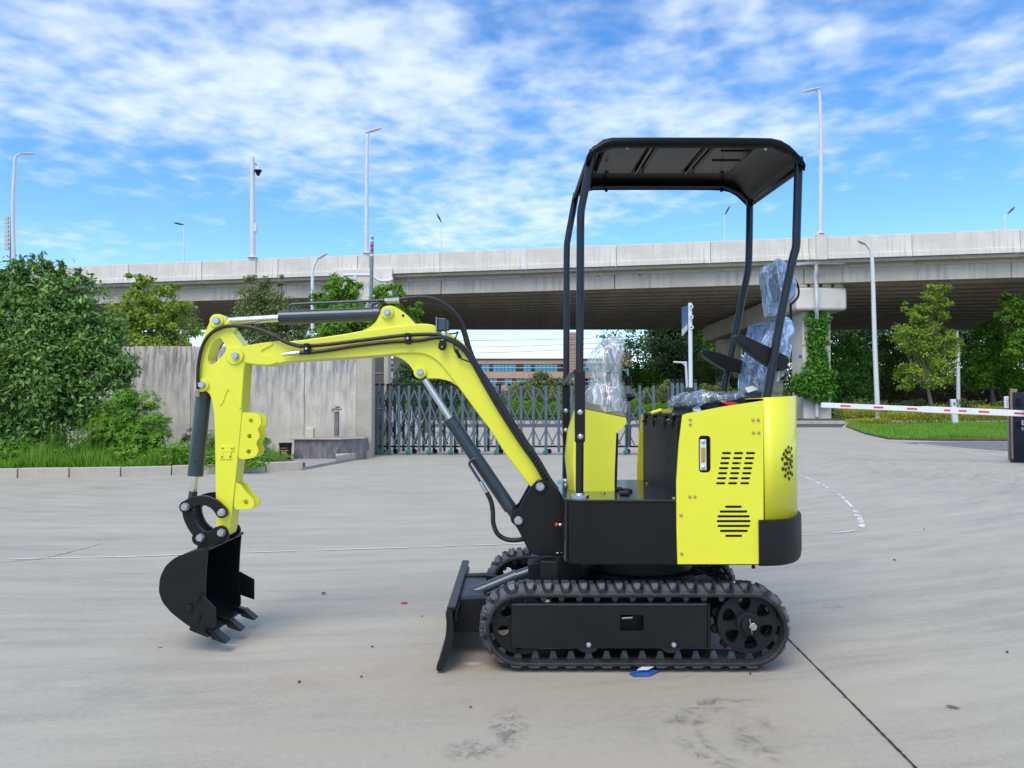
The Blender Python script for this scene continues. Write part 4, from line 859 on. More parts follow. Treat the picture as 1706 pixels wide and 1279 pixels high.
# ================================================================== FOLDING GATE
YG = 17.4
GT = empty('folding_gate', (P(870, 0, YG).x, YG, 0), 'grey-green metal folding gate of scissor lattice on green wheels', 'gate')
px = 631.5; pxs = []
while px < 1094: pxs.append(px); px += np.interp(px, [631, 660, 760, 1000], [9.5, 16.4, 18.3, 22.6])
zt3 = P(0, 641, YG).z
def gpost(px, Y, m, w=.031, zt=zt3):
    x = P(px, 0, YG).x; o = MB().box(x-w, x+w, Y-.02, Y+.02, .06, zt).obj('gate_post', m, GT, bevel=.012)
    MB().box(x-w-.006, x+w+.012, Y-.035, Y+.035, zt-.01, zt+.035).obj('post_cap', BLKM, o, bevel=.012)
for i, px in enumerate(pxs):
    gpost(px, YG, GATE)
    if px < 830: gpost(px+4.5, YG+.32, GATED, .030)
    if i % 2 == 0 or px < 650:
        x = P(px-1, 0, YG).x; wv = MB().lathe([(.02, -.05), (.055, -.045), (.06, -.035), (.06, -.01), (.05, 0)], (x, YG-.02, .062), 'Y', 18).obj('gate_wheel', GRNW, GT, smooth=35)
        MB().lathe([(.02, -.056), (.02, -.05)], (x, YG-.02, .062), 'Y', 10).obj('wheel_hub', GATE, wv)
        MB().lathe([(.055, -.0), (.06, .01), (.06, .035), (.05, .04)], (x+.1, YG+.3, .062), 'Y', 14).obj('gate_wheel', BLKM, GT, smooth=35)
zta, ztb = P(0, 649, YG).z, P(0, 741, YG).z
def lat(i0, sgn, Y, m, w=.015):
    # scissor bar: starts midway between posts at the top, runs down across two pitches
    f = i0+.5; f1 = f+sgn*2.1; f1c = min(max(f1, 0), len(pxs)-1)
    x0 = P(np.interp(f, range(len(pxs)), pxs), 0, YG).x; x1 = P(np.interp(f1c, range(len(pxs)), pxs), 0, YG).x; z1 = zta+(ztb-zta)*abs(f1c-f)/2.1
    d = Vector((x1-x0, 0, z1-zta)).normalized(); n = Vector((-d.z, 0, d.x))*w*1.0
    a = Vector((x0, Y, zta)); b = Vector((x1, Y, z1)); V = [a-n, a+n, b+n, b-n]; V = [v+Vector((0, -.006, 0)) for v in V]+[v+Vector((0, .006, 0)) for v in V]
    MB().add(V, [(0, 3, 2, 1), (4, 5, 6, 7), (0, 1, 5, 4), (1, 2, 6, 5), (2, 3, 7, 6), (3, 0, 4, 7)]).obj('lattice_bar', m, GT)
for i in range(len(pxs)-1):
    for sgn in (-1, 1): lat(i, sgn, YG-.028 if sgn > 0 else YG+.034, GATE); 
    if pxs[i] < 740:
        for sgn in (-1, 1): lat(i, sgn, YG+.29 if sgn > 0 else YG+.35, GATED)
for yy in (YG+.05, YG+.27): MB().box(P(634, 0, YG).x, P(1095, 0, YG).x, yy, yy+.02, .165, .195).obj('bottom_rail', BLKM, GT)
MB().box(P(625, 0, YG).x, P(1100, 0, YG).x, YG-.04, YG+.4, .001, .014).obj('ground_track', GREY, GT)
for px in (1116, 1124, 1131, 1153):
    x = P(px, 0, YG).x; hp = MB().box(x-.035, x+.035, YG-.05, YG, .05, P(0, 637, YG).z).obj('head_post', GATE, GT, bevel=.012); MB().lathe([(.045, 0), (.045, .05), (.03, .07)], (x, YG-.025, P(0, 637, YG).z), 'Z', 12).obj('post_cap', BLKM, hp)
MB().box(P(1112, 0, YG).x, P(1156, 0, YG).x, YG+.02, YG+.34, .05, P(0, 645, YG).z).obj('drive_housing', GATED, GT, bevel=.02)
# white boards behind the gate
for i, (xa, xb, ya, yb, lb) in enumerate(((656, 664, 675, 730, 'leftmost narrow white board standing behind the gate'), (667, 672, 684, 712, 'short white board second from the left behind the gate'), (679, 685, 682, 735, 'white board in the middle behind the gate pickets'), (688, 692, 676, 730, 'thin tall white board right of the middle one behind the gate'), (695, 701, 688, 728, 'rightmost white board behind the gate with slanted top'))):
    Y = 19.6; tag(MB().prism([(P(xa, 0, Y).x, 0), (P(xb, 0, Y).x, 0), (P(xb, 0, Y).x, P(0, ya+(6 if i == 4 else 0), Y).z), (P(xa, 0, Y).x, P(0, ya, Y).z)], Y, Y+.05).obj('white_board', WHT, None, bevel=.004), lb, 'board', 'white boards behind the gate')

# ================================================================== BARRIER, CABINETS, MARKERS
YA = 14.6
a0 = P(1368, 674.5, 15.2); a1 = P(1735, 690, 14.4)
BR = empty('barrier_arm', tuple((a1.x, a1.y, 0)), 'white boom barrier arm with red stripes pointing in from the right', 'barrier')
d = (a1-a0).normalized(); upv = Vector((-d.z, 0, d.x)).normalized(); dep = Vector((d.y, -d.x, 0))*-1
def armbox(s0, s1, h, dp, off=0, h2=None):
    a = a0+d*s0; b = a0+d*s1; h2 = h if h2 is None else h2; yv = Vector((0, 1, 0))
    V = [a-upv*h-yv*dp, a+upv*h-yv*dp, b+upv*h2-yv*dp, b-upv*h2-yv*dp]; V += [v+yv*2*dp for v in V]
    return MB().add(V, [(0, 3, 2, 1), (4, 5, 6, 7), (0, 1, 5, 4), (1, 2, 6, 5), (2, 3, 7, 6), (3, 0, 4, 7)])
Lb = (a1-a0).length
armbox(0, Lb*.475, .050, .022).obj('outer_arm', WHT, BR, bevel=.008)
armbox(Lb*.470, Lb, .060, .032).obj('inner_arm', WHT, BR, bevel=.010)
for i, (xa, xb) in enumerate(((1401, 1418.5), (1458, 1475), (1515, 1532), (1576, 1586.5), (1600, 1613), (1632.5, 1650), (1690, 1716))):
    s0 = (xa-1368)/(1735-1368)*Lb; s1 = (xb-1368)/(1735-1368)*Lb; dp = .0255 if i < 3 else .0355
    armbox(s0, s1, .016, dp).obj('red_stripe', RED, BR)
MB().box(a1.x-.05, a1.x+.35, 14.2, 14.6, 0, 1.1).obj('barrier_cabinet', WHT, BR, bevel=.02)
def cabinet(px0, px1, pyt, Y, label, dp=.5, edge=True):
    x0, x1 = P(px0, 0, Y).x, P(px1, 0, Y).x; z = P(0, pyt, Y).z
    e = empty('sign_cabinet', ((x0+x1)/2, Y, 0), label, 'cabinet', None)
    MB().box(x0+.03, x1, Y, Y+dp, -.0, z-.07).obj('dark_body', NAVY, e, bevel=.006)
    MB().box(x0, x0+.029, Y-.004, Y+.03, .07, z).obj('tan_edge', WOOD, e, bevel=.006)
    MB().box(x0+.0295, x0+(x1-x0)*.4, Y+.002, Y+.03, z-.0695, z).obj('tan_edge', WOOD, e, bevel=.006)
    for k in range(6): MB().box(x0+.09, x0+.19, Y-.006, Y+.001, z-.20-k*.028, z-.186-k*.028).obj('louvre', BLKM, e); 
    for k in range(5): MB().box(x0+.09, x0+.19, Y-.006, Y+.001, z-.66-k*.028, z-.646-k*.028).obj('louvre', BLKM, e)
    return e
cabinet(1670.5, 1697.5, 647.5, 14.9, 'dark navy cabinet with tan edge just behind the barrier arm', .12)
c2 = cabinet(1696.5, 1770, 652, 14.3, 'navy cabinet with pale lettering cut off by the right edge', .12)
def text(body, loc, size, m, par, name):
    cu = bpy.data.curves.new(name, 'FONT'); cu.body = body; cu.size = size; cu.extrude = .002; o = bpy.data.objects.new(name+'_tmp', cu); col.objects.link(o)
    dg = bpy.context.evaluated_depsgraph_get(); me = bpy.data.meshes.new_from_object(o.evaluated_get(dg)); bpy.data.objects.remove(o)
    me.materials.clear(); me.materials.append(m); q = bpy.data.objects.new(name, me); link(q, par, loc); q.rotation_euler = (R(90), 0, 0); return q
PALE = mat('pale_lettering', (.45, .50, .62), .6)
p = P(1701.5, 708, 14.29); text('EXIT', (p.x, 14.288, p.z), .13, PALE, c2, 'lettering') if 0 else text('E', (p.x, 14.288, p.z), .13, PALE, c2, 'lettering')
p = P(1701, 717, 14.29); text('TI', (p.x, 14.288, p.z), .075, PALE, c2, 'lettering')
p = P(1664.5, 680, 15.6); x0 = P(1660, 0, 15.6).x; x1 = P(1670.5, 0, 15.6).x
e = empty('white_notice', ((x0+x1)/2, 15.6, 0), 'small white notice plate on a post left of the navy cabinet', 'notice')
MB().box(x0, x1, 15.6, 15.62, P(0, 679.5, 15.6).z, P(0, 660, 15.6).z).obj('plate', WHT, e, bevel=.003)
MB().tube([((x0+x1)/2+.03, 15.64, 0), ((x0+x1)/2+.03, 15.64, P(0, 664, 15.6).z)], .02, 8).obj('post', GREY, e)
for k in range(5): MB().box(x0+.035, x1-.05, 15.597, 15.6, P(0, 663.5+k*3, 15.6).z-.012, P(0, 663.5+k*3, 15.6).z).obj('text_mark', GRNW, e)
# marker post
Y = 46.0; a = P(1591.8, 707, Y); t = P(1587.5, 665, Y)
e = empty('marker_post', (a.x, Y, 0), 'leaning white marker post with green marks on the lawn', 'marker post')
MB().add([(a.x-.16, Y-.1, 0), (a.x+.16, Y-.1, 0), (t.x+.14, Y-.1, t.z), (t.x-.14, Y-.1, t.z), (a.x-.16, Y+.1, 0), (a.x+.16, Y+.1, 0), (t.x+.14, Y+.1, t.z), (t.x-.14, Y+.1, t.z)], [(0, 1, 2, 3), (7, 6, 5, 4), (0, 4, 5, 1), (1, 5, 6, 2), (2, 6, 7, 3), (3, 7, 4, 0)]).obj('post', WHT, e, bevel=.03)
for f in (.42, .50, .76, .83): q = a+(t-a)*f; MB().box(q.x-.07, q.x+.07, Y-.112, Y-.10, q.z, q.z+.08).obj('green_mark', GRNW, e)
# cars under the viaduct
CARB = glassy('car_paint_blue', (.03, .16, .42), .2); CARD = glassy('car_paint_dark', (.02, .025, .035), .2)
def car(px, Y, m, label, L_=4.4, zb=.22):
    x = P(px, 0, Y).x; e = empty('parked_car', (x, Y, zb), label, 'car', 'cars parked under the viaduct'); h = L_/2
    prof_ = [(-h, .35), (-h+.05, .75), (-h+.9, .92), (-h+1.5, 1.42), (h-1.5, 1.45), (h-.6, 1.0), (h-.02, .9), (h, .35), (h-.5, .22), (-h+.5, .22)]
    MB().prism([(x+a_, zb+b_) for a_, b_ in chaikin(prof_, 1, .15)], Y, Y+1.7).obj('body', m, e, smooth=40, bevel=.05)
    MB().prism([(x-h+1.15, zb+.98), (x-h+1.6, zb+1.34), (x-.1, zb+1.36), (x-.1, zb+.98)], Y-.01, Y+.02).obj('side_window', DGLASS, e); MB().prism([(x, zb+.98), (x, zb+1.36), (x+h-1.6, zb+1.36), (x+h-1.0, zb+.98)], Y-.01, Y+.02).obj('side_window', DGLASS, e)
    for s_ in (-1, 1):
        wv = MB().lathe([(.32, .0), (.32, .2)], (x+s_*(h-.85), Y-.02, zb+.32), 'Y', 20).obj('wheel', RUB, e, smooth=30); MB().lathe([(.2, -.01), (.2, .0)], (x+s_*(h-.85), Y-.02, zb+.32), 'Y', 16).obj('rim', ZINC, wv)
    return e
car(1427, 92, CARB, 'blue car parked in the shade right of the vine-clad pier', 3.0)
car(1398, 92, CARD, 'dark car parked between the blue car and the pier')

# ================================================================== EXCAVATOR
EX = empty('mini_excavator', (.5, 3.545, 0), 'lemon yellow and black mini excavator on rubber tracks with open canopy and plastic-wrapped seat', 'excavator')
# bolt prototypes -----------------------------------------------------------
def bolt_mesh(name, r, washer=True, dome=False):
    b = MB()
    if washer: b.lathe([(r*1.06, 0), (r*1.06, -r*.15)], (0, 0, 0), 'Y', 18)
    if dome: b.lathe([(r, 0), (r, -r*.35), (r*.8, -r*.7), (r*.45, -r*.85), (r*.42, -r*.5)], (0, 0, 0), 'Y', 14)
    else:
        b.lathe([(r, -r*.2), (r, -r*.95), (r*.86, -r*1.1)], (0, 0, 0), 'Y', 6)
        b.lathe([(r*.4, -r*1.05), (r*.4, -r*1.18)], (0, 0, 0), 'Y', 10)
    return b
_bp = {}
def bolt(parent, px, py, Y, r, m, name='bolt', washer=True, dome=False, ang=0):
    key = (round(r, 4), m.name, washer, dome)
    p = P(px, py, Y)
    if key not in _bp:
        b = bolt_mesh('bolt', r, washer, dome); me = bpy.data.meshes.new('bolt'); me.from_pydata(b.V, [], b.F); me.materials.append(m); me.shade_smooth(); me.set_sharp_from_angle(angle=R(30)); _bp[key] = me
    o = bpy.data.objects.new(name, _bp[key]); link(o, parent, p); o.rotation_euler = (0, ang or random.uniform(0, 1), 0); return o
def extr(name, pts, Y0, Y1, m, parent=EX, holes=(), smooth=35, bevel=.003, ck=0, q=.2, ref=None):
    """outline traced on the plane Y=ref (default Y0), built with real depth Y0..Y1"""
    f = Y0 if ref is None else ref
    o = px2(pts, f); o = chaikin(o, ck, q) if ck else o
    return MB().prism(o, Y0, Y1, [h if h and isinstance(h, list) and not isinstance(h[0], tuple) else h for h in holes]).obj(name, m, parent, smooth=smooth, bevel=bevel)

# ---------------- tracks
PITCH = .0725
def loop_path(cx0, cx1, cz, r, s):
    """point and outward normal at arc length s on the stadium loop (clockwise from top-left)"""
    Ls = cx1-cx0; A = math.pi*r; T = 2*Ls+2*A; s %= T
    if s < Ls: return (cx0+s, cz+r), (0, 1)
    s -= Ls
    if s < A: a = math.pi/2-s/r; return (cx1+r*math.cos(a), cz+r*math.sin(a)), (math.cos(a), math.sin(a))
    s -= A
    if s < Ls: return (cx1-s, cz-r), (0, -1)
    s -= Ls; a = -math.pi/2-s/r; return (cx0+r*math.cos(a), cz+r*math.sin(a)), (math.cos(a), math.sin(a))
def make_track(y0, y1, near):
    cx0 = P(869, 1047, 3.08).x; cx1 = P(1253, 1045, 3.08).x; cz = .1690; r = .1445
    T = 2*(cx1-cx0)+2*math.pi*r; n = 38; pitch = T/n
    b = MB(); m = 114; V = []; F = []
    prof = [(-.0, y0), (-.0, y1), (-.016, y1), (-.016, y0)]; prof = [(0, y0+.003), (0, y1-.003), (-.003, y1), (-.013, y1), (-.016, y1-.003), (-.016, y0+.003), (-.013, y0), (-.003, y0)]
    k = len(prof)
    for i in range(m):
        (x, z), (nx, nz_) = loop_path(cx0, cx1, cz, r, T*i/m)
        for d, y in prof: V.append((x+nx*d, y, z+nz_*d))
    for i in range(m):
        j = (i+1) % m
        for a in range(k): F.append((i*k+a, j*k+a, j*k+(a+1) % k, i*k+(a+1) % k))
    belt = mesh('track_belt', V, F, RUB, EX, smooth=50)
    # tread lugs: an edge ramp, a middle block, a far ramp in each pitch
    def lug(name, secs):
        V = []; F = []
        for y, hw, h, tw in secs: V += [(-hw, y, -.002), (hw, y, -.002), (tw, y, h), (-tw, y, h)]
        for i in range(len(secs)-1):
            for a in range(4): F.append((i*4+a, (i+1)*4+a, (i+1)*4+(a+1) % 4, i*4+(a+1) % 4))
        F.append((0, 1, 2, 3)); F.append(tuple((len(secs)-1)*4+a for a in (3, 2, 1, 0)))
        me = bpy.data.meshes.new(name); me.from_pydata(V, [], F); me.materials.append(RUBT); me.update(); return me
    e1 = lug('edge', [(.0, .023, .003, .018), (.03, .017, .018, .009), (.05, .015, .025, .010), (.07, .012, .025, .008)])
    e2 = lug('far', [(.11, .012, .025, .008), (.13, .015, .025, .010), (.15, .017, .018, .009), (.18, .023, .003, .018)])
    e3 = lug('mid', [(.050, .012, .008, .008), (.060, .019, .027, .014), (.100, .021, .028, .016), (.122, .019, .027, .014), (.132, .012, .008, .008)])
    e4 = lug('inner', [(.0, .018, .030, .007), (.008, .019, .032, .008), (.012, .018, .030, .007)])
    for i in range(n):
        for me, ph, nm in ((e1, 0, 'tread_lug'), (e2, 0, 'tread_lug'), (e3, .5, 'tread_lug')):
            (x, z), (nx, nz_) = loop_path(cx0, cx1, cz, r, (i+ph)*pitch)
            o = bpy.data.objects.new(nm, me); link(o, belt, (x, y0, z)); o.rotation_euler = (0, math.atan2(nx, nz_), 0)
        (x, z), (nx, nz_) = loop_path(cx0, cx1, cz, r-.0155, (i+.25)*pitch)
        o = bpy.data.objects.new('guide_lug', e4); link(o, belt, (x, y0+.055, z)); o.rotation_euler = (0, math.atan2(-nx, -nz_), 0)
    ym = (y0+y1)/2; c1 = P(1250, 1042, 3.08); c0 = P(869, 1046, 3.08)
    ya = y0+.035 if near else y0+.05
    # sprocket with six openings and teeth
    def teeth(cx, cz_, r0, r1, nt):
        o = []
        for i in range(nt):
            for f, rr in ((-.30, r0), (-.16, r1), (.16, r1), (.30, r0)): a = 2*math.pi*(i+f)/nt; o.append((cx+rr*math.cos(a), cz_+rr*math.sin(a)))
        return o
    hol = []
    for i in range(6):
        a = R(30+60*i+8); L0 = []
        for (rr, da) in ((.052, -.22), (.100, -.33), (.107, 0), (.100, .33), (.052, .22)): L0.append((c1.x+rr*math.cos(a+da), c1.z+rr*math.sin(a+da)))
        hol.append(chaikin(L0, 2, .25))
    sp = MB().prism(circ(c1.x, c1.z, .121, 40), ya, ya+.03, hol).obj('sprocket', BLKM, EX, smooth=40, bevel=.003)
    MB().prism(teeth(c1.x, c1.z, .116, .139, 11), ya+.035, ya+.06, [circ(c1.x, c1.z, .095, 24)]).obj('sprocket_teeth', BLKM, sp, bevel=.003)
    MB().lathe([(.048, 0), (.048, -.012), (.034, -.014), (.032, -.028), (.018, -.03)], (c1.x, ya, c1.z), 'Y', 28).obj('hub', BLKM, sp, smooth=30)
    MB().lathe([(.105, .02), (.105, .09), (.05, .1)], (c1.x, ya+.045, c1.z), 'Y', 28).obj('drive_motor', BLKM, sp, smooth=30)
    o = bolt(sp, 1253, 1042.5, ya-.03, .0165, ZINC, washer=False); 
    MB().tube([(c1.x+.002, ya-.052, c1.z-.028), (c1.x-.003, ya-.054, c1.z), (c1.x-.006, ya-.05, c1.z+.03)], .0016, 5).obj('split_pin', ZINC, sp)
    hol = [circ(c0.x+.078*math.cos(R(20+60*i)), c0.z+.078*math.sin(R(20+60*i)), .023, 14) for i in range(6)]
    idl = MB().prism(circ(c0.x, c0.z, .118, 40), ya+.01, ya+.035, hol).obj('idler', BLKM, EX, smooth=40, bevel=.003)
    MB().lathe([(.035, 0), (.035, -.02), (.02, -.025)], (c0.x, ya+.01, c0.z), 'Y', 20).obj('hub', BLKM, idl, smooth=30)
    MB().prism(circ(c0.x, c0.z, .123, 40), ya+.036, ya+.07, [circ(c0.x, c0.z, .112, 30)]).obj('rim', BLKM, idl, smooth=40)
    for px in (981, 1122):
        c = P(px, 1072, 3.08); ro = MB().lathe([(.02, -.01), (.045, 0), (.055, .005), (.055, .03), (.042, .035), (.042, .08), (.055, .085), (.055, .11)], (c.x, ya, c.z+.005), 'Y', 26).obj('roller', ROLL, EX, smooth=30)
    # side frame
    Yp = y0+.018 if near else y1-.03
    ol = px2([(852, 1010), (1180, 1010), (1180, 1082), (852, 1082)], 3.08)
    hole = rrect(*[P(1029.5, 0, 3.08).x, P(1068, 0, 3.08).x], *sorted([P(0, 1026.5, 3.08).z, P(0, 1053, 3.08).z]), .006, 2)
    pn = MB().prism(ol, Yp, Yp+.008, [hole]).obj('side_panel', BLK, EX, smooth=30, bevel=.0018)
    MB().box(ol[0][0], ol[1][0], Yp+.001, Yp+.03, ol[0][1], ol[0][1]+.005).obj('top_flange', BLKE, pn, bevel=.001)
    MB().box(ol[1][0]+.001, ol[1][0]+.012, Yp-.002, Yp+.1, ol[2][1]-.004, ol[0][1]+.004).obj('end_flange', BLK, pn, bevel=.002)
    MB().box(ol[0][0]+.02, ol[1][0]+.03, y0+.075, y1-.03, .085, .235).obj('track_frame', BLKM, EX, bevel=.004)
    if near:
        x = P(1045, 0, 3.1).x
        MB().tube([(x-.03, y0+.05, P(0, 1032, 3.1).z), (x+.012, y0+.05, P(0, 1031, 3.1).z)], .008, 10).obj('grease_cylinder', CHR, pn)
        for px, py in ((980.7, 1074), (1122.5, 1074)):
            bb = bolt(pn, px, py, Yp-.001, .0105, ZINC, washer=True, dome=True)
        for px, py in ((890, 992), (983, 996), (1010, 996), (1033, 996)):
            MB().box(P(px-7, 0, 3.2).x, P(px+7, 0, 3.2).x, y0+.13, y0+.15, .262, .266).obj('weld_tab', ZINC if px > 900 else BLKM, pn)
make_track(3.08, 3.26, True)
make_track(3.83, 4.01, False)
# ---------------- undercarriage
b = MB(); b.box(.17, .92, 3.27, 3.82, .17, .27); b.box(.30, .80, 3.20, 3.90, .22, .30)
b.obj('cross_frame', BLKM, EX, bevel=.006)
MB().lathe([(.27, .28), (.27, .33), (.24, .335), (.24, .37), (.26, .375), (.26, .412)], (.58, 3.545, 0), 'Z', 40).obj('slewing_ring', BLKM, EX, smooth=30)
b = MB(); b.plan([(.12, 3.30), (.19, 3.28), (.30, 3.34), (.30, 3.45), (.19, 3.36)], .26, .40); b.obj('front_bracket', BLKM, EX, bevel=.004)
for (a, c, e, f) in ((1178, 944, 10, .02), (1196, 948, 7, .018), (1190, 956, 12, .012), (1206, 958, 8, .012)):
    p = P(a, c, 3.3); MB().tube([p-Vector((.03, 0, 0)), p, p+Vector((.02, .03, -.02))], f*.8, 8).obj('hose_fitting', BLKM, EX, smooth=40)
o = MB(); o.tube(smooth_path([P(1150, 958, 3.4), P(1180, 952, 3.35), P(1205, 962, 3.35), P(1215, 975, 3.4)]), .009, 8); o.obj('travel_hose', HOSE, EX, smooth=60)
bolt(EX, 1255, 944, 3.3, .008, BLKM)

# ---------------- dozer blade
bl = [(742, 1017), (754, 1016), (756, 1040), (755.5, 1065), (750, 1086), (738, 1117), (730, 1118.5), (726, 1113), (736, 1086), (742.5, 1060), (744, 1038)]
ol = chaikin(px2(bl, 3.08), 1, .15)
blade = MB().prism(ol, 3.08, 4.01).obj('dozer_blade', BLK, EX, smooth=40, bevel=.002)
for yy in (3.073, 4.012): MB().prism([(x + (x-ol[0][0])*0, z) for x, z in ol], yy, yy+.008).obj('end_plate', BLKM, blade, bevel=.003)
p1 = P(748, 1016, 3.08); MB().box(p1.x-.008, p1.x+.028, 3.078, 4.015, p1.z-.004, p1.z+.014).obj('top_edge', BLK, blade, bevel=.005, smooth=30)
p2 = P(756, 1030, 3.08)
MB().box(p2.x, p2.x+.012, 3.10, 3.99, p2.z-.02, p2.z+.02).obj('rear_stiffener', BLK, blade, bevel=.003)
for yy in (3.29, 3.74):
    q = [(p2.x-.01, .10), (p2.x-.01, .24), (-.12, .245), (.16, .19), (.16, .13), (-.12, .10)]
    MB().prism(q, yy, yy+.06).obj('push_arm', BLKM, blade, smooth=30, bevel=.004)
MB().box(p2.x, p2.x+.11, 3.35, 3.74, .215, .235).obj('cross_plate', BLK, blade, bevel=.003)
bolt(blade, 787, 998, 3.40, .013, ZINC); 
bc = MB().tube([P(786, 990, 3.50), P(862, 959, 3.50)], .031, 20).obj('blade_cylinder', CYLP, EX, smooth=35)
MB().tube([P(858, 961, 3.50), P(886, 951, 3.50)], .026, 16).obj('end_collar', CYLP, bc, smooth=35)
MB().tube([P(776, 994, 3.5), P(790, 988.5, 3.50)], .014, 12).obj('rod', CHR, bc, smooth=35)
MB().lathe([(.028, -.03), (.028, .03)], P(891, 953, 3.50), 'Y', 20).obj('eye', CYLP, bc, smooth=35)
bolt(bc, 891, 954, 3.465, .014, ZINC)
extr('cylinder_bracket', [(880, 940), (905, 936), (915, 945), (918, 975), (900, 975), (880, 962)], 3.44, 3.56, BLKM, EX)
MB().tube(smooth_path([P(810, 990, 3.46), P(840, 978, 3.46), P(880, 966, 3.46), P(905, 962, 3.46)]), .007, 8).obj('blade_hose', HOSE, EX, smooth=60)

# ---------------- lower house
def corner_plan(x0, x1, y0, y1, r, n=6):
    o = []
    for cx, cy, a0 in ((x0+r, y0+r, 180), (x1-.001, y0+.001, 270), (x1-.001, y1-.001, 0), (x0+r, y1-r, 90)):
        if cx == x0+r:
            for k in range(n+1): a = R(a0+90*k/n); o.append((cx+r*math.cos(a), cy+r*math.sin(a)))
        else: o.append((cx, cy))
    return o
X0 = P(941, 880, 3.10).x; ZB = P(1000, 941, 3.10).z; ZD = P(1000, 834.5, 3.10).z
MB().plan(corner_plan(X0, 1.0, 3.105, 3.95, .075), ZB, ZD-.004).obj('lower_body', GLS, EX, smooth=40, bevel=.004)
MB().plan(corner_plan(X0-.003, .70, 3.100, 3.955, .078), ZD-.0035, ZD+.006).obj('floor_plate', DECK, EX, smooth=40, bevel=.0025)
fp = bpy.data.objects['floor_plate']
for px, py in ((1005, 822), (1078, 806), (1123, 831), (1098, 806)):
    p = G(px, py, ZD+.006); b_ = MB().lathe([(.009, 0), (.009, .004), (.005, .008)], (p.x, p.y, ZD+.006), 'Z', 10).obj('bolt', BRASS, fp, smooth=30)
for px, py in ((1030, 817), (1045, 819), (1040, 824)):
    p = G(px, py, ZD+.006); MB().box(p.x-.02, p.x+.02, p.y-.03, p.y+.03, ZD+.0065, ZD+.02).obj('foot_pedal', BLKM, fp, bevel=.005, smooth=30)
# swing bracket
sb = [(895, 799), (883, 813), (872, 833), (864, 847), (855, 853), (850, 862), (852, 870), (860, 877), (868, 892), (880, 917), (890, 925), (945, 927), (945, 830), (922, 808), (910, 800)]
bk = extr('swing_bracket', sb, 3.42, 3.445, BLK, ck=1, q=.15)
extr('bracket_plate', sb, 3.615, 3.64, BLK, bk, ck=1, q=.15, ref=3.44)
extr('bracket_web', [(882, 840), (875, 880), (893, 920), (945, 922), (945, 835)], 3.446, 3.614, BLKM, bk, ref=3.44)
MB().tube([P(931, 874.5, 3.40), P(938, 875, 3.40)], .009, 10).obj('grease_fitting', ZINC, bk)
MB().tube([P(924.5, 874, 3.40), P(929, 874.3, 3.40)], .009, 10).obj('grease_cap', RED, bk)
MB().tube([P(927, 921, 3.41), P(930, 921, 3.41)], .004, 8).obj('small_bolt', ZINC, bk)
MB().box(.08, .22, 3.46, 3.60, .40, .46).obj('swing_post', BLKM, EX, bevel=.005)

# ---------------- boom
main = [(397, 588), (404, 576), (454.7, 567.7), (481, 569), (569, 557), (609, 549.5), (645, 545), (692, 539), (709.5, 538.7), (722.6, 541), (731, 546), (753, 557), (771, 570), (786, 589), (797, 611), (819, 655), (841, 690), (863, 725), (884, 757), (908, 797), (911, 812), (900, 822), (887, 815),
        (862, 782), (838.7, 751.5), (819, 718.7), (797, 690), (775, 659.5), (761, 641), (745, 620), (731, 603), (715, 592), (700, 588), (670, 588), (635, 592), (542, 598), (478, 602), (452, 609), (420, 607.5), (400, 604)]
BY0, BY1 = 3.475, 3.59
boom = extr('boom', main, BY0, BY1, YEL, ck=2, q=.2, bevel=.005)
ug = [(600, 551), (609, 548), (624.8, 537), (632.8, 521), (638, 512), (647.4, 507.5), (659, 510.5), (675, 521), (688, 535), (697, 548), (650, 556)]
extr('cylinder_lug', ug, BY0+.012, BY1-.012, YEL, boom, ck=2, ref=BY0, bevel=.004)
lg = [(630, 590), (657, 592), (672, 599), (683, 609), (690, 621), (693.5, 628), (700.7, 631.5), (710, 630), (731, 630), (751, 635), (764, 645), (760, 625), (735, 600), (690, 583)]
extr('cylinder_lug', lg, BY0+.012, BY1-.012, YEL, boom, ck=2, ref=BY0, bevel=.004)
# stiffening plate on the nose
extr('nose_plate', [(404, 577), (452, 568.5), (456, 574), (437, 583), (436, 588), (466, 602), (452, 608), (422, 606.5), (402, 602)], BY0-.006, BY0+.004, YEL, boom, ck=1, ref=BY0, bevel=.002)
def boss(parent, px, py, Y, r, m, t=.012): return MB().lathe([(r, 0), (r, -t*.8), (r*.93, -t)], P(px, py, Y), 'Y', 28).obj('boss', m, parent, smooth=30)
boss(boom, 392.6, 593, BY0, .040, YEL, .018); bolt(boom, 392.4, 593, BY0-.018, .0165, ZINC)
boss(boom, 645.5, 520.5, BY0+.012, .029, YEL, .014); bolt(boom, 645.3, 520.3, BY0-.002, .0155, ZINC)
boss(boom, 700.3, 620, BY0+.012, .029, YEL, .014); bolt(boom, 700.1, 619.8, BY0-.002, .0155, ZINC)
boss(boom, 900, 810.8, 3.42, .030, BLK, .008); bolt(boom, 899.8, 810.6, 3.412, .018, ZINC)
MB().lathe([(.006, 0), (.006, -.002)], P(671.5, 525.5, BY0+.012), 'Y', 10).obj('lug_hole', BLKM, boom)
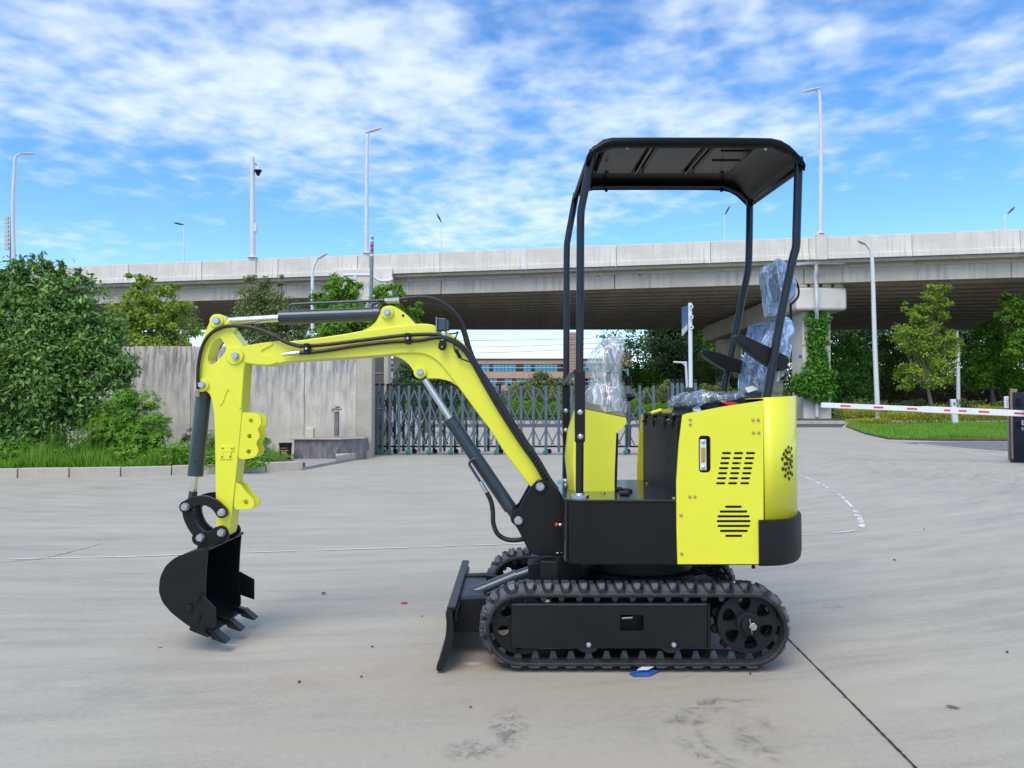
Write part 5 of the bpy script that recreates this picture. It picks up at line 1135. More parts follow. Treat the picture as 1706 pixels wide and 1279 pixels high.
# ---------------- arm
AY0, AY1 = 3.47, 3.572
armo = [(356, 525), (364, 522.5), (372, 525), (377.6, 533), (388, 553), (404, 574), (412, 590), (407.5, 607), (403, 683), (393.5, 787), (387, 845), (382, 884), (380, 892), (370.5, 896), (361, 889), (360, 858), (358.7, 775), (357.6, 699), (355, 675), (350, 657), (343, 651), (334, 648), (327.5, 641), (327, 620), (329, 600), (333, 578), (343, 550), (350, 534)]
hol = [(359, 565), (367, 561.5), (373, 571), (377, 580), (374, 588.5), (366, 597), (356, 606), (348, 607.5), (345, 596), (352, 575)]
ho = chaikin(px2(hol, AY0), 1, .2)
arm = MB().prism(chaikin(px2(armo, AY0), 1, .2), AY0, AY1, [ho]).obj('arm', YEL, EX, smooth=35, bevel=.004)
# doubling plate with its weld outline
wp = [(358, 640), (363, 672), (368, 676), (373, 668), (378, 652), (381, 648.5), (385, 652), (390, 666), (396, 678), (402, 683), (405, 640), (407, 600), (385, 575), (384, 600), (365, 615)]
extr('doubling_plate', wp, AY0-.004, AY0+.002, YEL, arm, ck=1, ref=AY0, bevel=.0015)
boss(arm, 361.6, 534.6, AY0, .031, YEL, .010); bolt(arm, 361.4, 534.4, AY0-.010, .0165, ZINC)
boss(arm, 337.5, 641.5, AY0, .030, YEL, .010); bolt(arm, 337, 641, AY0-.010, .0155, ZINC)
cl = [(395.5, 690), (401.5, 687), (420, 687), (430, 690), (434.5, 697), (434.5, 707), (428.5, 715), (433.4, 726), (425.4, 738), (431, 750), (425, 761.5), (407, 765.5), (394.5, 763)]
for i, (ya, yb) in enumerate(((AY0+.004, AY0+.018), (AY1-.022, AY1-.008))):
    hs_ = [circ(P(a, c, AY0).x, P(a, c, AY0).z, .0105, 12) for a, c in ((417.5, 700.6), (415, 726.6), (413.5, 752.4))]
    MB().prism(chaikin(px2(cl, AY0), 1, .22), ya, yb, hs_).obj('clamp_plate', YEL, arm, smooth=40, bevel=.002)
for i, (ya, yb) in enumerate(((AY0+.006, AY0+.02), (AY1-.024, AY1-.010))):
    l2 = [(390, 803), (400, 808), (407, 818), (415.5, 827), (423, 835), (422.5, 844), (416, 849), (388, 849.5)]
    MB().prism(chaikin(px2(l2, AY0), 1, .15), ya, yb, [circ(P(409, 837, AY0).x, P(409, 837, AY0).z, .011, 12)]).obj('lower_lug', YEL, arm, smooth=40, bevel=.002)
MB().tube([P(404, 690, AY0+.03), P(409, 684, AY0+.03), P(411, 690, AY0+.03)], .004, 6).obj('grease_line', YEL, arm)
extr('guard_plate', [(368.5, 742.5), (390.5, 742.5), (390.5, 750), (386, 752), (384, 758), (386, 763), (387, 765), (366, 764.5), (368, 757)], AY0-.004, AY0+.001, YEL, arm, ref=AY0, bevel=.001)
for a, c in ((371, 746.5), (386.5, 747), (370, 761), (383.5, 761)): MB().lathe([(.0035, 0), (.0035, -.001)], P(a, c, AY0-.0045), 'Y', 8).obj('screw_hole', BLKM, arm)
MB().tube(smooth_path([P(371, 757, AY0-.004), P(373, 752, AY0-.004), P(378, 750.5, AY0-.004), P(383, 753, AY0-.004), P(384, 758, AY0-.004)]), .0018, 5).obj('weld_arc', YEL, arm)
MB().lathe([(.0045, -.012), (.0045, .0)], P(389.8, 852, AY0+.045), 'X', 8).obj('drain_hole', BLKM, arm)
# ---------------- bucket cylinder
kc = MB().tube([P(339, 656, 3.52), P(325.5, 792.5, 3.52)], .0345, 24).obj('bucket_cylinder', CYLP, EX, smooth=35)
MB().tube([P(339.6, 652, 3.52), P(338.6, 664, 3.52)], .0375, 24).obj('gland', CYLP, kc, smooth=35, bevel=.002)
MB().tube([P(338, 640, 3.52), P(339.5, 654, 3.52)], .02, 14).obj('end_eye', CYLP, kc, smooth=35)
MB().tube([P(326, 790, 3.52), P(321, 824, 3.52)], .0155, 16).obj('rod', CHR, kc, smooth=35)
MB().tube([P(322, 818, 3.52), P(320, 832, 3.52)], .019, 16).obj('rod_end', CYLP, kc, smooth=35)
b = MB(); b.lathe([(.005, 0), (.005, -.012)], P(324.5, 768, 3.487), 'Y', 8); b.obj('grease_nipple', CYLP, kc)
# ---------------- bucket links
def link_bar(name, ctrl, r, y0, y1):
    q = smooth_path([Vector((P(a, c, 3.45).x, 0, P(a, c, 3.45).z)) for a, c in ctrl], 5); Lf = []; Rt = []
    for i, p in enumerate(q):
        d = (q[min(i+1, len(q)-1)]-q[max(i-1, 0)]).normalized(); n = Vector((-d.z, 0, d.x)); rr = r[0]+(r[1]-r[0])*abs(2*i/(len(q)-1)-1)**2
        Lf.append((p.x+n.x*rr, p.z+n.z*rr)); Rt.append((p.x-n.x*rr, p.z-n.z*rr))
    d0 = (q[0]-q[1]).normalized(); a0 = math.atan2(d0.z, d0.x); capA = [(q[0].x+r[1]*math.cos(a0+R(s)), q[0].z+r[1]*math.sin(a0+R(s))) for s in (60, 30, 0, -30, -60)]
    d1 = (q[-1]-q[-2]).normalized(); a1 = math.atan2(d1.z, d1.x); capB = [(q[-1].x+r[1]*math.cos(a1+R(s)), q[-1].z+r[1]*math.sin(a1+R(s))) for s in (60, 30, 0, -30, -60)]
    ol = Lf + capB + Rt[::-1] + capA
    return MB().prism(ol, y0, y1).obj(name, BLK, EX, smooth=40, bevel=.003)
l1 = link_bar('bucket_link', [(309, 844), (322, 836), (340, 833), (358, 840), (370, 853)], (.021, .026), 3.44, 3.462)
link_bar('bucket_link', [(309, 844), (322, 836), (340, 833), (358, 840), (370, 853)], (.021, .026), 3.58, 3.602)
l3 = link_bar('bucket_link', [(309, 845), (311, 862), (318, 878), (326, 888), (334, 895)], (.022, .026), 3.465, 3.485)
link_bar('bucket_link', [(309, 845), (311, 862), (318, 878), (326, 888), (334, 895)], (.022, .026), 3.555, 3.575)
MB().tube([P(322, 836, 3.463), P(322, 838, 3.58)], .012, 12).obj('link_spacer', BLKM, l1)
for a, c, yy in ((309.2, 844, 3.44), (369.7, 853.5, 3.44), (334.5, 895.5, 3.44), (369.2, 887, 3.44)): bolt(l1, a, c, yy, .017, ZINC)
MB().tube([P(334.5, 895.5, 3.445), P(334.5, 897, 3.60)], .02, 14).obj('pin', CYLP, l1, smooth=35)
for (a, c) in ((334.5, 895.5), (369.2, 887)):
    MB().lathe([(.03, 0), (.03, -.02)], P(a, c, 3.463), 'Y', 24).obj('pin_boss', BLK, l1, smooth=30, bevel=.002)
# ---------------- bucket
bw0, bw1 = 3.315, 3.735
side = [(346, 914), (341, 913), (324, 917), (310, 922), (290, 929), (276, 942), (266, 962), (264, 985), (270, 1003), (283, 1020), (312, 1043), (338, 1056), (345, 1052), (349, 1040), (357, 1038), (360, 1034), (347, 1008), (340.5, 1000), (343, 950)]
so_ = px2(side, bw0); so_ = so_[:1] + chaikin(so_, 1, .12)[1:]
def bucket_outline(): return chaikin(px2([(346, 914), (324, 917), (292, 928), (275, 943), (266, 962), (264, 985), (270, 1003), (285, 1021), (312, 1042), (340, 1057), (345, 1045), (340.5, 1000), (343, 950)], bw0), 1, .15)
bo = bucket_outline()
bucket = MB().prism(bo, bw0, bw0+.012).obj('bucket', BLK, EX, smooth=40, bevel=.002)
MB().prism(bo, bw1-.012, bw1).obj('side_plate', BLK, bucket, smooth=40, bevel=.002)
# curved shell
sh = smooth_path([Vector((P(a, c, bw0).x, 0, P(a, c, bw0).z)) for a, c in [(345.5, 915), (324, 918), (293, 928.5), (276, 943), (267, 962), (265, 985), (271, 1002), (285, 1020), (312, 1041), (340, 1056)]], 4)
cxm = P(305, 980, bw0)
V = []; F = []
for p in sh:
    d = (Vector((cxm.x, 0, cxm.z))-p).normalized()*.009
    V += [(p.x, bw0+.005, p.z), (p.x, bw1-.005, p.z), (p.x+d.x, bw1-.005, p.z+d.z), (p.x+d.x, bw0+.005, p.z+d.z)]
for i in range(len(sh)-1):
    for a in range(4): F.append((i*4+a, (i+1)*4+a, (i+1)*4+(a+1) % 4, i*4+(a+1) % 4))
F += [(0, 1, 2, 3), tuple(len(V)-4+a for a in (3, 2, 1, 0))]
mesh('shell', V, F, BLK, bucket, smooth=40)
# top beam and ears
pa = P(346, 914.5, bw0)
MB().tube([(pa.x, bw0, pa.z), (pa.x, bw1, pa.z)], .008, 10).obj('top_lip', BLK, bucket, smooth=40)
for yy in (3.44, 3.585):
    extr('ear', [(326, 925), (328, 908), (330, 892), (337, 886), (352, 884), (369, 878), (378, 884), (381, 893), (376, 902), (350, 916), (335, 928)], yy+.005, yy+.020, BLK, bucket, ck=1, ref=3.44)
MB().tube([P(352, 903, 3.46), P(352, 903, 3.585)], .02, 12).obj('ear_tube', BLK, bucket, smooth=40)
# cutting edge, side cutters, teeth
ce = P(341, 1057, bw0)
dirn = (P(382, 1073, bw0)-P(340, 1056, bw0)).normalized(); up = Vector((-dirn.z, 0, dirn.x))
def box_dir(o, a0, a1, b0, b1, y0, y1, b0e=None, b1e=None, y0e=None, y1e=None):
    b0e = b0 if b0e is None else b0e; b1e = b1 if b1e is None else b1e; y0e = y0 if y0e is None else y0e; y1e = y1 if y1e is None else y1e
    V = []
    for a, (u0, u1, w0, w1) in ((a0, (b0, b1, y0, y1)), (a1, (b0e, b1e, y0e, y1e))):
        for u, w_ in ((u0, w0), (u0, w1), (u1, w1), (u1, w0)): q = o+dirn*a+up*u; V.append((q.x, w_, q.z))
    return MB().add(V, [(0, 1, 2, 3), (7, 6, 5, 4), (0, 4, 5, 1), (1, 5, 6, 2), (2, 6, 7, 3), (3, 7, 4, 0)])
box_dir(ce, -.07, .018, -.006, .008, bw0-.004, bw1+.004).obj('cutting_edge', BLK, bucket, bevel=.002)
for yc in (bw0+.03, (bw0+bw1)/2, bw1-.03):
    tb = box_dir(ce, -.055, .045, -.014, .018, yc-.020, yc+.020, -.004, .024, yc-.017, yc+.017).obj('tooth_adapter', BLK, bucket, bevel=.003)
    box_dir(ce, .030, .098, -.010, .026, yc-.024, yc+.024, -.004, .002, yc-.030, yc+.030).obj('tooth', BLK, tb, bevel=.002)
for yy, nm in ((bw0-.012, 0), (bw1+.002, 1)):
    q = [(325, 992), (331, 987), (337, 988), (360, 1012), (361, 1036), (357, 1046), (339, 1043), (320, 1024)] if nm == 0 else [(325, 992), (337, 985), (368, 1002), (368, 1040), (345, 1032), (320, 1020)]
    sc_ = extr('side_cutter', q, yy, yy+.010, BLK, bucket, ck=0, ref=bw0, bevel=.002)
    for a, c in ((328, 996.5), (316, 1013), (328.5, 1028.5)):
        if nm == 0: MB().lathe([(.016, 0), (.016, -.006), (.009, -.007), (.009, -.013)], P(a, c, bw0-.012), 'Y', 18).obj('cutter_bolt', BLKM, sc_, smooth=30)
# ---------------- arm cylinder
ac = MB().tube([P(466, 529, 3.53), P(629, 523, 3.53)], .0325, 24).obj('arm_cylinder', CYLP, EX, smooth=35)
MB().tube([P(623, 523.2, 3.53), P(634, 522.8, 3.53)], .034, 24).obj('end_cap', CYLP, ac, smooth=35, bevel=.002)
MB().tube([P(634, 522.8, 3.53), P(646, 522, 3.53)], .022, 16).obj('end_eye', CYLP, ac, smooth=35)
MB().tube([P(378, 535, 3.53), P(467, 529.5, 3.53)], .0175, 16).obj('rod', CHR, ac, smooth=35)
MB().tube([P(364, 535.5, 3.53), P(381, 534.6, 3.53)], .024, 16).obj('rod_eye', CYLP, ac, smooth=35)
MB().tube(smooth_path([P(481, 517, 3.53), P(482, 511, 3.53), P(490, 506.8, 3.53), P(560, 503.5, 3.53), P(642, 500, 3.53)]), .0065, 8).obj('hard_pipe', CYLP, ac, smooth=60)
MB().tube(smooth_path([P(619, 517, 3.53), P(620.5, 509, 3.53), P(628, 504, 3.53), P(645, 503, 3.55)]), .0065, 8).obj('hard_pipe', CYLP, ac, smooth=60)
MB().tube([P(641, 500.2, 3.53), P(665, 498.8, 3.53)], .010, 6).obj('pipe_fitting', ZINC, ac)
MB().tube([P(645, 503, 3.55), P(666, 502.5, 3.55)], .008, 6).obj('pipe_fitting', ZINC, ac)
MB().tube([P(671, 497.8, 3.53), P(678, 497.4, 3.53)], .010, 8).obj('pipe_fitting', ZINC, ac)
def hose(pts, Y, r=.0085, par=EX, name='hose', m=HOSE, n=8, sub=6):
    q = [P(a, c, (y[0] if y else Y)) for a, c, *y in pts]
    return MB().tube(smooth_path(q, sub), r, n).obj(name, m, par, smooth=60)
hose([(665, 498.6), (690, 495.5), (712, 495.5), (733, 502), (752, 515), (766, 532), (775, 552), (782, 577), (791, 600), (805, 624)], 3.52)
hose([(666, 502.4), (690, 499), (710, 498), (732, 505), (751, 518), (763, 534), (772, 554), (779, 580), (789, 603), (805, 628)], 3.55)
# ---------------- boom cylinder
bcy = MB().tube([P(753, 703, 3.50), P(850.5, 847, 3.50)], .0305, 24).obj('boom_cylinder', CYLP, EX, smooth=35)
MB().tube([P(749, 697, 3.50), P(760, 713, 3.50)], .032, 24).obj('gland', CYLP, bcy, smooth=35, bevel=.002)
MB().tube([P(704, 626, 3.50), P(754, 704, 3.50)], .0145, 16).obj('rod', CHR, bcy, smooth=35)
MB().tube([P(700, 620, 3.50), P(708, 632, 3.50)], .019, 16).obj('rod_eye', CYLP, bcy, smooth=35)
MB().tube([P(848, 843, 3.50), P(863, 866, 3.50)], .024, 16).obj('end_eye', CYLP, bcy, smooth=35)
boss(bcy, 863.5, 867, 3.42, .024, BLK, .008); bolt(bcy, 863.7, 867, 3.412, .018, ZINC)
MB().tube(smooth_path([P(833, 822, 3.462), P(822, 806, 3.458), P(796, 768, 3.458), P(788, 765, 3.458), P(782, 772, 3.458), P(786, 780, 3.458), P(800, 802, 3.458)], 5), .0065, 8).obj('hard_pipe', CYLP, bcy, smooth=60)
MB().tube([P(800, 802, 3.458), P(812, 822, 3.458)], .009, 6).obj('pipe_fitting', ZINC, bcy)
hose([(811, 820), (818, 835), (821, 852), (822, 872), (829, 889), (843, 898), (860, 899.5), (880, 896)], 3.455, .0105, bcy, 'sleeved_hose', RUB)
# ---------------- hoses along the boom
HY = 3.455
hose([(330, 648), (329.5, 630), (331, 604), (338, 575), (353, 554), (376, 543.5), (408, 544), (432, 549.5), (457, 560.5), (481, 571.5), (502.5, 575.8), (542, 574), (609, 566), (675, 558.3), (722.6, 557), (740, 561), (757.6, 567.6), (775, 580.7), (790.5, 602.6), (808, 633), (830, 670.5), (852, 705.5), (873.7, 738), (895, 769), (912, 797), (925, 815)], HY)
hose([(358, 604, 3.6), (361, 585, 3.6), (375, 565, 3.6), (388, 552, 3.58), (408, 546, 3.56), (431, 548, 3.5), (450, 555, 3.46), (470, 567, 3.455), (488, 574, 3.452), (503, 577.5, 3.45)], HY)
hose([(498, 587.6), (515, 587), (542, 584), (595.5, 575.6), (649, 569.5), (690, 567.5), (705, 566), (727, 562), (742, 564), (760, 572.5), (776, 587), (790, 609), (806, 638), (828, 676), (850, 711), (870, 741), (891, 771), (908, 800), (922, 822)], HY)
hose([(805, 624), (830, 664), (852, 700), (874, 733), (896, 765), (914, 796), (930, 818)], 3.53, .0105, EX, 'sleeved_hose', RUB)
hose([(805, 629), (832, 672), (856, 710), (880, 747), (902, 782), (915, 806)], 3.50, .012, EX, 'sleeved_hose', RUB)
for k in range(9):
    t_ = k/8; a = 884+(910-884)*t_; c = 752+(796-752)*t_; MB().tube([P(a-5, c+3, 3.44), P(a+5, c-4, 3.44)], .004, 6).obj('spiral_wrap', RUB, EX)
MB().tube([P(470, 590.3, HY), P(486, 588.6, HY)], .0065, 8).obj('hose_fitting', ZINC, EX, smooth=40)
MB().tube([P(484, 588.8, HY), P(499, 587.4, HY)], .0095, 8).obj('hose_fitting', ZINC, EX, smooth=40)
MB().tube([P(329.5, 660, HY+.02), P(330, 648, HY+.01), P(329.6, 636, HY)], .010, 6).obj('hose_fitting', ZINC, EX)
for a, c in ((510.5, 580.5), (679, 563.5)):
    hc = extr('hose_clamp', [(a-4.5, c-9), (a+4.5, c-9), (a+4.5, c+9), (a-4.5, c+9)], 3.435, BY0, BLKM, boom, ref=3.44, bevel=.003)
    bolt(hc, a, c, 3.435, .0065, ZINC, washer=False)
# work light
wl_ = MB().box(P(728.5, 0, 3.48).x, P(731, 0, 3.48).x, 3.45, 3.55, P(0, 553, 3.48).z, P(0, 529, 3.48).z).obj('work_light', GREY, boom, bevel=.002)
MB().box(P(731, 0, 3.48).x, P(745, 0, 3.48).x, 3.455, 3.545, P(0, 552, 3.48).z, P(0, 530.5, 3.48).z).obj('housing', CYLP, wl_, bevel=.006, smooth=30)
for k in range(4): MB().box(P(745, 0, 3.48).x, P(749, 0, 3.48).x, 3.46+k*.022, 3.467+k*.022, P(0, 549, 3.48).z, P(0, 533, 3.48).z).obj('cooling_fin', CYLP, wl_)
extr('lamp_bracket', [(735, 552), (742, 552), (743, 566), (735, 568)], 3.45, 3.456, ZINC, wl_, ref=3.45)
extr('cable_clip', [(734, 567), (742, 566), (745, 574), (742, 583), (735, 584), (730, 580), (731, 573)], 3.44, 3.45, BLKM, wl_, ck=1, ref=3.45, holes=[circ(P(736.5, 577.5, 3.45).x, P(736.5, 577.5, 3.45).z, .005, 10)])
hose([(748, 556), (758, 555), (763, 553), (760, 560), (757, 568), (757, 580), (764, 592), (770, 598), (785, 604), (796, 613)], 3.455, .0035, EX, 'lamp_cable', n=6)
MB().tube([P(759, 582, 3.45), P(767, 596, 3.45)], .008, 8).obj('cable_connector', BLKM, EX)

# ---------------- side cover with louvres
YP = 3.095
def crop8(x, y): return (1140+x/8.53, 700+y/8.53)
def crop6(x, y): return (920+x/3.998, 640+y/3.998)
hl = []
def pslot(x0, x1, y, h, cf):
    a = P(*cf(x0, y), YP); b_ = P(*cf(x1, y), YP); hh = (P(*cf(x0, y-h/2), YP).z-P(*cf(x0, y+h/2), YP).z)/2
    return slot((a.x+b_.x)/2, a.z, (b_.x-a.x)/2, abs(hh), 4)
for i in range(7):
    for k in range(3): hl.append(pslot(535-14*i+171*k, 535-14*i+171*k+135, 467+71.4*i, 33, crop8))
for (a, c, y) in ((1150, 1265, 816), (1115, 1302, 848), (1100, 1318, 880), (1095, 1324, 912), (1100, 1320, 944), (1117, 1305, 977), (1152, 1268, 1010)): hl.append(pslot(a, c, y, 17, crop6))
a = P(*crop6(975, 342), YP); c = P(*crop6(1057, 588), YP); hl.append(rrect(a.x, c.x, c.z, a.z, .014, 3)); gauge_r = (a.x, c.x, c.z, a.z)
sp_out = [(1137, 691.5), (1145, 688.5), (1205, 677), (1272, 667), (1272, 939.5), (1129, 939.5), (1127.3, 880), (1127, 802), (1131, 740)]
pan = MB().prism(px2(sp_out, YP), YP, YP+.009, hl).obj('side_cover', YEL, EX)
so2 = px2(sp_out, YP); so2 = [(x-.018 if i in (0, 5, 6, 7, 8) else x, z) for i, (x, z) in enumerate(so2)]
MB().prism(so2, 3.955, 3.964).obj('side_cover', YEL, EX, smooth=30, bevel=.0012)
for x, y in ((919, 234), (919, 267), (1337, 237), (1371, 237), (1339, 322), (1374, 322), (916, 748), (950, 748), (858, 871), (862, 1128)):
    bolt(pan, *crop6(x, y), YP, .0062, BRASS, washer=True, dome=True)
# level gauge
gx0, gx1, gz0, gz1 = gauge_r; wd = gx1-gx0; hh_ = gz1-gz0
MB().box(gx0-.01, gx1+.01, YP+.03, YP+.032, gz0-.01, gz1+.01).obj('gauge_recess', BLKM, pan)
gg = MB().box(gx0+wd*.14, gx0+wd*.68, YP+.008, YP+.02, gz0+hh_*.06, gz0+hh_*.90).obj('oil_level_gauge', WHT, EX, bevel=.002)
MB().box(gx0+wd*.24, gx0+wd*.58, YP+.004, YP+.009, gz0+hh_*.28, gz0+hh_*.68).obj('sight_glass', AMBER, gg, bevel=.002)
for f in (.13, .83): MB().lathe([(.008, 0), (.008, -.004), (.004, -.006)], (gx0+wd*.41, YP+.008, gz0+hh_*f), 'Y', 12).obj('gauge_screw', ZINC, gg, smooth=30)
MB().box(1.0-.33, 1.0, 3.12, 3.93, ZD, 1.0).obj('engine_housing', BLKM, EX)
MB().lathe([(.006, 0), (.006, -.004)], P(*crop6(1250, 525), 3.112), 'Y', 8).obj('inner_bolt', ZINC, pan)
# seat base front
xs = P(1136, 745, 3.11).x
MB().box(xs-.012, xs+.004, 3.106, 3.953, ZD+.10, 1.015).obj('seat_base_panel', GLS, EX, bevel=.002)
MB().box(xs-.010, xs+.004, 3.106, 3.953, ZD+.0065, ZD+.098).obj('kick_panel', BLK, EX, bevel=.002)
MB().box(xs-.016, .99, 3.108, 3.951, 1.017, 1.028).obj('seat_base_top', BLKM, EX, bevel=.003)
for yy in (3.2, 3.36, 3.62, 3.85):
    lt = MB().box(xs-.022, xs-.014, yy, yy+.03, .965, 1.02).obj('latch', BLKM, EX, bevel=.003)
    MB().tube([(xs-.025, yy-.005, .985), (xs-.025, yy+.035, .985)], .006, 8).obj('latch_pin', BLKM, lt)
for a, c in ((1097, 699), (1124, 699.5), (1136, 690)): MB().lathe([(.006, 0), (.006, -.004)], (xs-.013, 3.2+(1136-a)*.011, P(a, c, 3.4).z), 'X', 8).obj('panel_screw', ZINC, bpy.data.objects['seat_base_panel'])
MB().tube([P(1155, 685, 3.2), P(1166, 685, 3.2)], .018, 14).obj('chrome_cup', CHR, EX, smooth=30)
# rear hood (curved) and counterweight
xr = P(1272.5, 700, YP).x
def rear_plan(a, bq, yc=3.53, n=22):
    return [(xr+a*max(0, math.sin(math.pi*k/n))**.92, yc-bq*math.cos(math.pi*k/n)) for k in range(n+1)]
zh0 = P(1271, 864, YP).z; zt = P(1272, 667, YP).z
V = []; F = []; pl = rear_plan(.238, .4345)
for (x, y) in pl: V.append((x, y, zh0-.01))
for i, (x, y) in enumerate(pl): V.append((x, y, zt+.012+.012*math.sin(math.pi*i/(len(pl)-1))))
n = len(pl)
for i in range(n-1): F.append((i, i+1, n+i+1, n+i))
hood = mesh('rear_hood', V, F, YEL, EX, smooth=50, solid=.006)
V2 = [v for v in V[n:]]; mid = [(xr-.01, v[1], zt+.008) for v in V2]
mesh('hood_top', [(v[0], v[1], v[2]-.004) for v in V2]+mid, [(i, i+1, n+i+1, n+i) for i in range(n-1)], YEL, hood, smooth=50, solid=.004)
# perforations on the hood corner
b = MB(); random.seed(3)
for (x, y) in ((1480, 385), (1440, 430), (1525, 400), (1395, 550), (1440, 520), (1470, 460), (1500, 450), (1530, 510), (1430, 620), (1462, 615), (1400, 690), (1440, 700), (1470, 550), (1485, 680), (1500, 560), (1472, 752), (1508, 742), (1530, 770), (1530, 580), (1438, 790), (1490, 830), (1526, 660), (1505, 620), (1415, 480)):
    px, py = crop8(x, y); d = ray(px, py); best = None
    fine_ = rear_plan(.2425, .4395, n=400)
    for i, (qx, qy) in enumerate(fine_[:240]):
        if i > 0 and qx/qy >= d.x/d.y: best = (0, i); break
    if best is None: continue
    i = best[1]; qx, qy = fine_[i]; tq = (Vector((*fine_[i+1], 0))-Vector((*fine_[i-1], 0))).normalized() if i > 0 else Vector((1, 0, 0)); z = H+d.z*qy/d.y
    V = [Vector((qx, qy, z))+tq*.007*math.cos(k*math.pi/3)+Vector((0, 0, .0085*math.sin(k*math.pi/3))) for k in range(6)]
    V += [v+Vector((tq.y, -tq.x, 0))*.0012 for v in V]
    b.add(V, [tuple(range(5, -1, -1)), tuple(range(6, 12))]+[(k, (k+1) % 6, 6+(k+1) % 6, 6+k) for k in range(6)])
b.obj('vent_perforations', BLKM, hood)['kind'] = 'stuff'
bolt(hood, 1325, 768, 3.3, .007, BRASS, dome=True)
xw = P(1265, 900, 3.085).x; V = []; F = []
pl = [(xw, 3.082)] + [(x, y) for x, y in [(xr+.257*max(0, math.sin(math.pi*k/26))**.92, 3.53-.448*math.cos(math.pi*k/26)) for k in range(27)]] + [(xw, 3.978)]
zb = P(1280, 943, YP).z
lv = [(zb, .955), (zb+.012, .985), (zb+.035, 1.0), (zh0-.012, 1.0), (zh0-.004, .995)]
n = len(pl)
for z, sc in lv:
    for (x, y) in pl: V.append((xr+(x-xr)*(sc if x > xr else 1), 3.53+(y-3.53)*(sc*.5+.5), z))
for j in range(len(lv)-1):
    for i in range(n): F.append((j*n+i, j*n+(i+1) % n, (j+1)*n+(i+1) % n, (j+1)*n+i))
F.append(tuple(range(n-1, -1, -1))); F.append(tuple((len(lv)-1)*n+i for i in range(n)))
mesh('counterweight', V, F, BLKM, EX, smooth=40, bevel=.004)
MB().box(.60, 1.0, 3.11, 3.95, ZB-.002, ZB+.004).obj('belly_plate', BLKM, EX)

# ---------------- console
def loft_console():
    near = [(973, 681), (1043, 696), (1044.5, 702), (1038, 714), (1027, 721), (1024, 795), (1024, 820.5), (973, 820.5)]
    sec = []
    for Y, nose, ins in ((3.41, 0, 0), (3.44, .045, 0), (3.50, .068, 0), (3.60, .068, 0), (3.67, .045, 0), (3.70, 0, 0)):
        o = px2(near, 3.41); q = list(o); f = nose/.068
        q[0] = (o[0][0]-.028*f, o[0][1]); q[7] = (o[7][0]-.058*f, o[7][1]); q.append((o[7][0]-.072*f, o[7][1]+.15)); q.append((o[7][0]-.06*f, o[7][1]+.27))
        sec.append([(x, Y, z) for x, z in q])
    V = [p for s_ in sec for p in s_]; n = len(sec[0]); F = []
    for j in range(len(sec)-1):
        for i in range(n): F.append((j*n+i, j*n+(i+1) % n, (j+1)*n+(i+1) % n, (j+1)*n+i))
    F.append(tuple(range(n-1, -1, -1))); F.append(tuple((len(sec)-1)*n+i for i in range(n)))
    return V, F
con = mesh('control_console', *loft_console(), YEL, EX, smooth=25, bevel=.003)
bm_ = MB(); o = px2([(973, 794), (1025, 794), (1023, 821), (973, 821)], 3.405)
bm_.add([(o[0][0], 3.404, o[0][1]), (o[1][0], 3.404, o[1][1]), (o[2][0], 3.43, o[2][1]), (o[3][0], 3.43, o[3][1]), (o[0][0], 3.45, o[0][1]), (o[1][0], 3.45, o[1][1]), (o[2][0], 3.45, o[2][1]), (o[3][0], 3.45, o[3][1])],
        [(0, 3, 2, 1), (4, 5, 6, 7), (0, 1, 5, 4), (1, 2, 6, 5), (2, 3, 7, 6), (3, 0, 4, 7)])
extr('console_trim', [(1029, 722), (1031, 722), (1028, 822), (1024, 822), (1025, 795)], 3.42, 3.69, BLKM, con, ref=3.41, bevel=.001)
extr('console_lid', [(962, 672), (975, 668), (1040, 687), (1042, 695), (973, 680.5), (962, 680)], 3.43, 3.68, BEIGE, con, ref=3.43, bevel=.002)
mon = extr('display_pillar', [(1007, 572), (1012, 569), (1026, 581), (1026, 632), (1022, 640), (1012, 604), (1009, 590)], 3.50, 3.60, GREY, con, ref=3.52, bevel=.003)
MB().tube([P(1017, 620, 3.55), P(1012, 682, 3.55)], .018, 10).obj('pillar_stem', BLKM, con)
# clear bag draped over the console display
def film_bag(name, secs, m, parent, nrm=22, amp=.012, seed=1, up=Vector((0, 0, 1))):
    """secs: (px, py, half width px, Y centre, half depth m)"""
    secs2 = []
    for i in range(len(secs)-1):
        for k in range(6):
            t = k/6; a, c = secs[i], secs[i+1]; secs2.append([a[j]*(1-t)+c[j]*t for j in range(5)])
    secs2.append(list(secs[-1])); V = []; F = []
    for i, (px, py, hw, Yc, hd) in enumerate(secs2):
        c = P(px, py, Yc); r = hw/FPX*Yc
        for k in range(nrm):
            a = 2*math.pi*k/nrm; p = c+Vector((r*math.cos(a), hd*math.sin(a), 0))
            d = mnoise.noise_vector(p*14+Vector((seed, seed*3, 0)))*amp + mnoise.noise_vector(p*38+Vector((seed, 0, 5)))*amp*.45
            V.append(p+d)
    n = len(secs2)
    for i in range(n-1):
        for k in range(nrm): F.append((i*nrm+k, i*nrm+(k+1) % nrm, (i+1)*nrm+(k+1) % nrm, (i+1)*nrm+k))
    F.append(tuple(range(nrm))); F.append(tuple((n-1)*nrm+k for k in range(nrm))[::-1])
    return mesh(name, V, F, m, parent, smooth=28)
film_bag('plastic_bag', [(1026, 559, 10, 3.55, .04), (1020, 570, 20, 3.55, .08), (1009, 590, 29, 3.55, .11), (1006, 606, 31, 3.55, .12), (1010, 625, 25, 3.55, .10), (1010, 640, 27, 3.55, .11), (1009, 655, 33, 3.55, .13), (1009, 672, 36, 3.55, .14), (1013, 686, 31, 3.55, .13)], FILM, con, amp=.009)
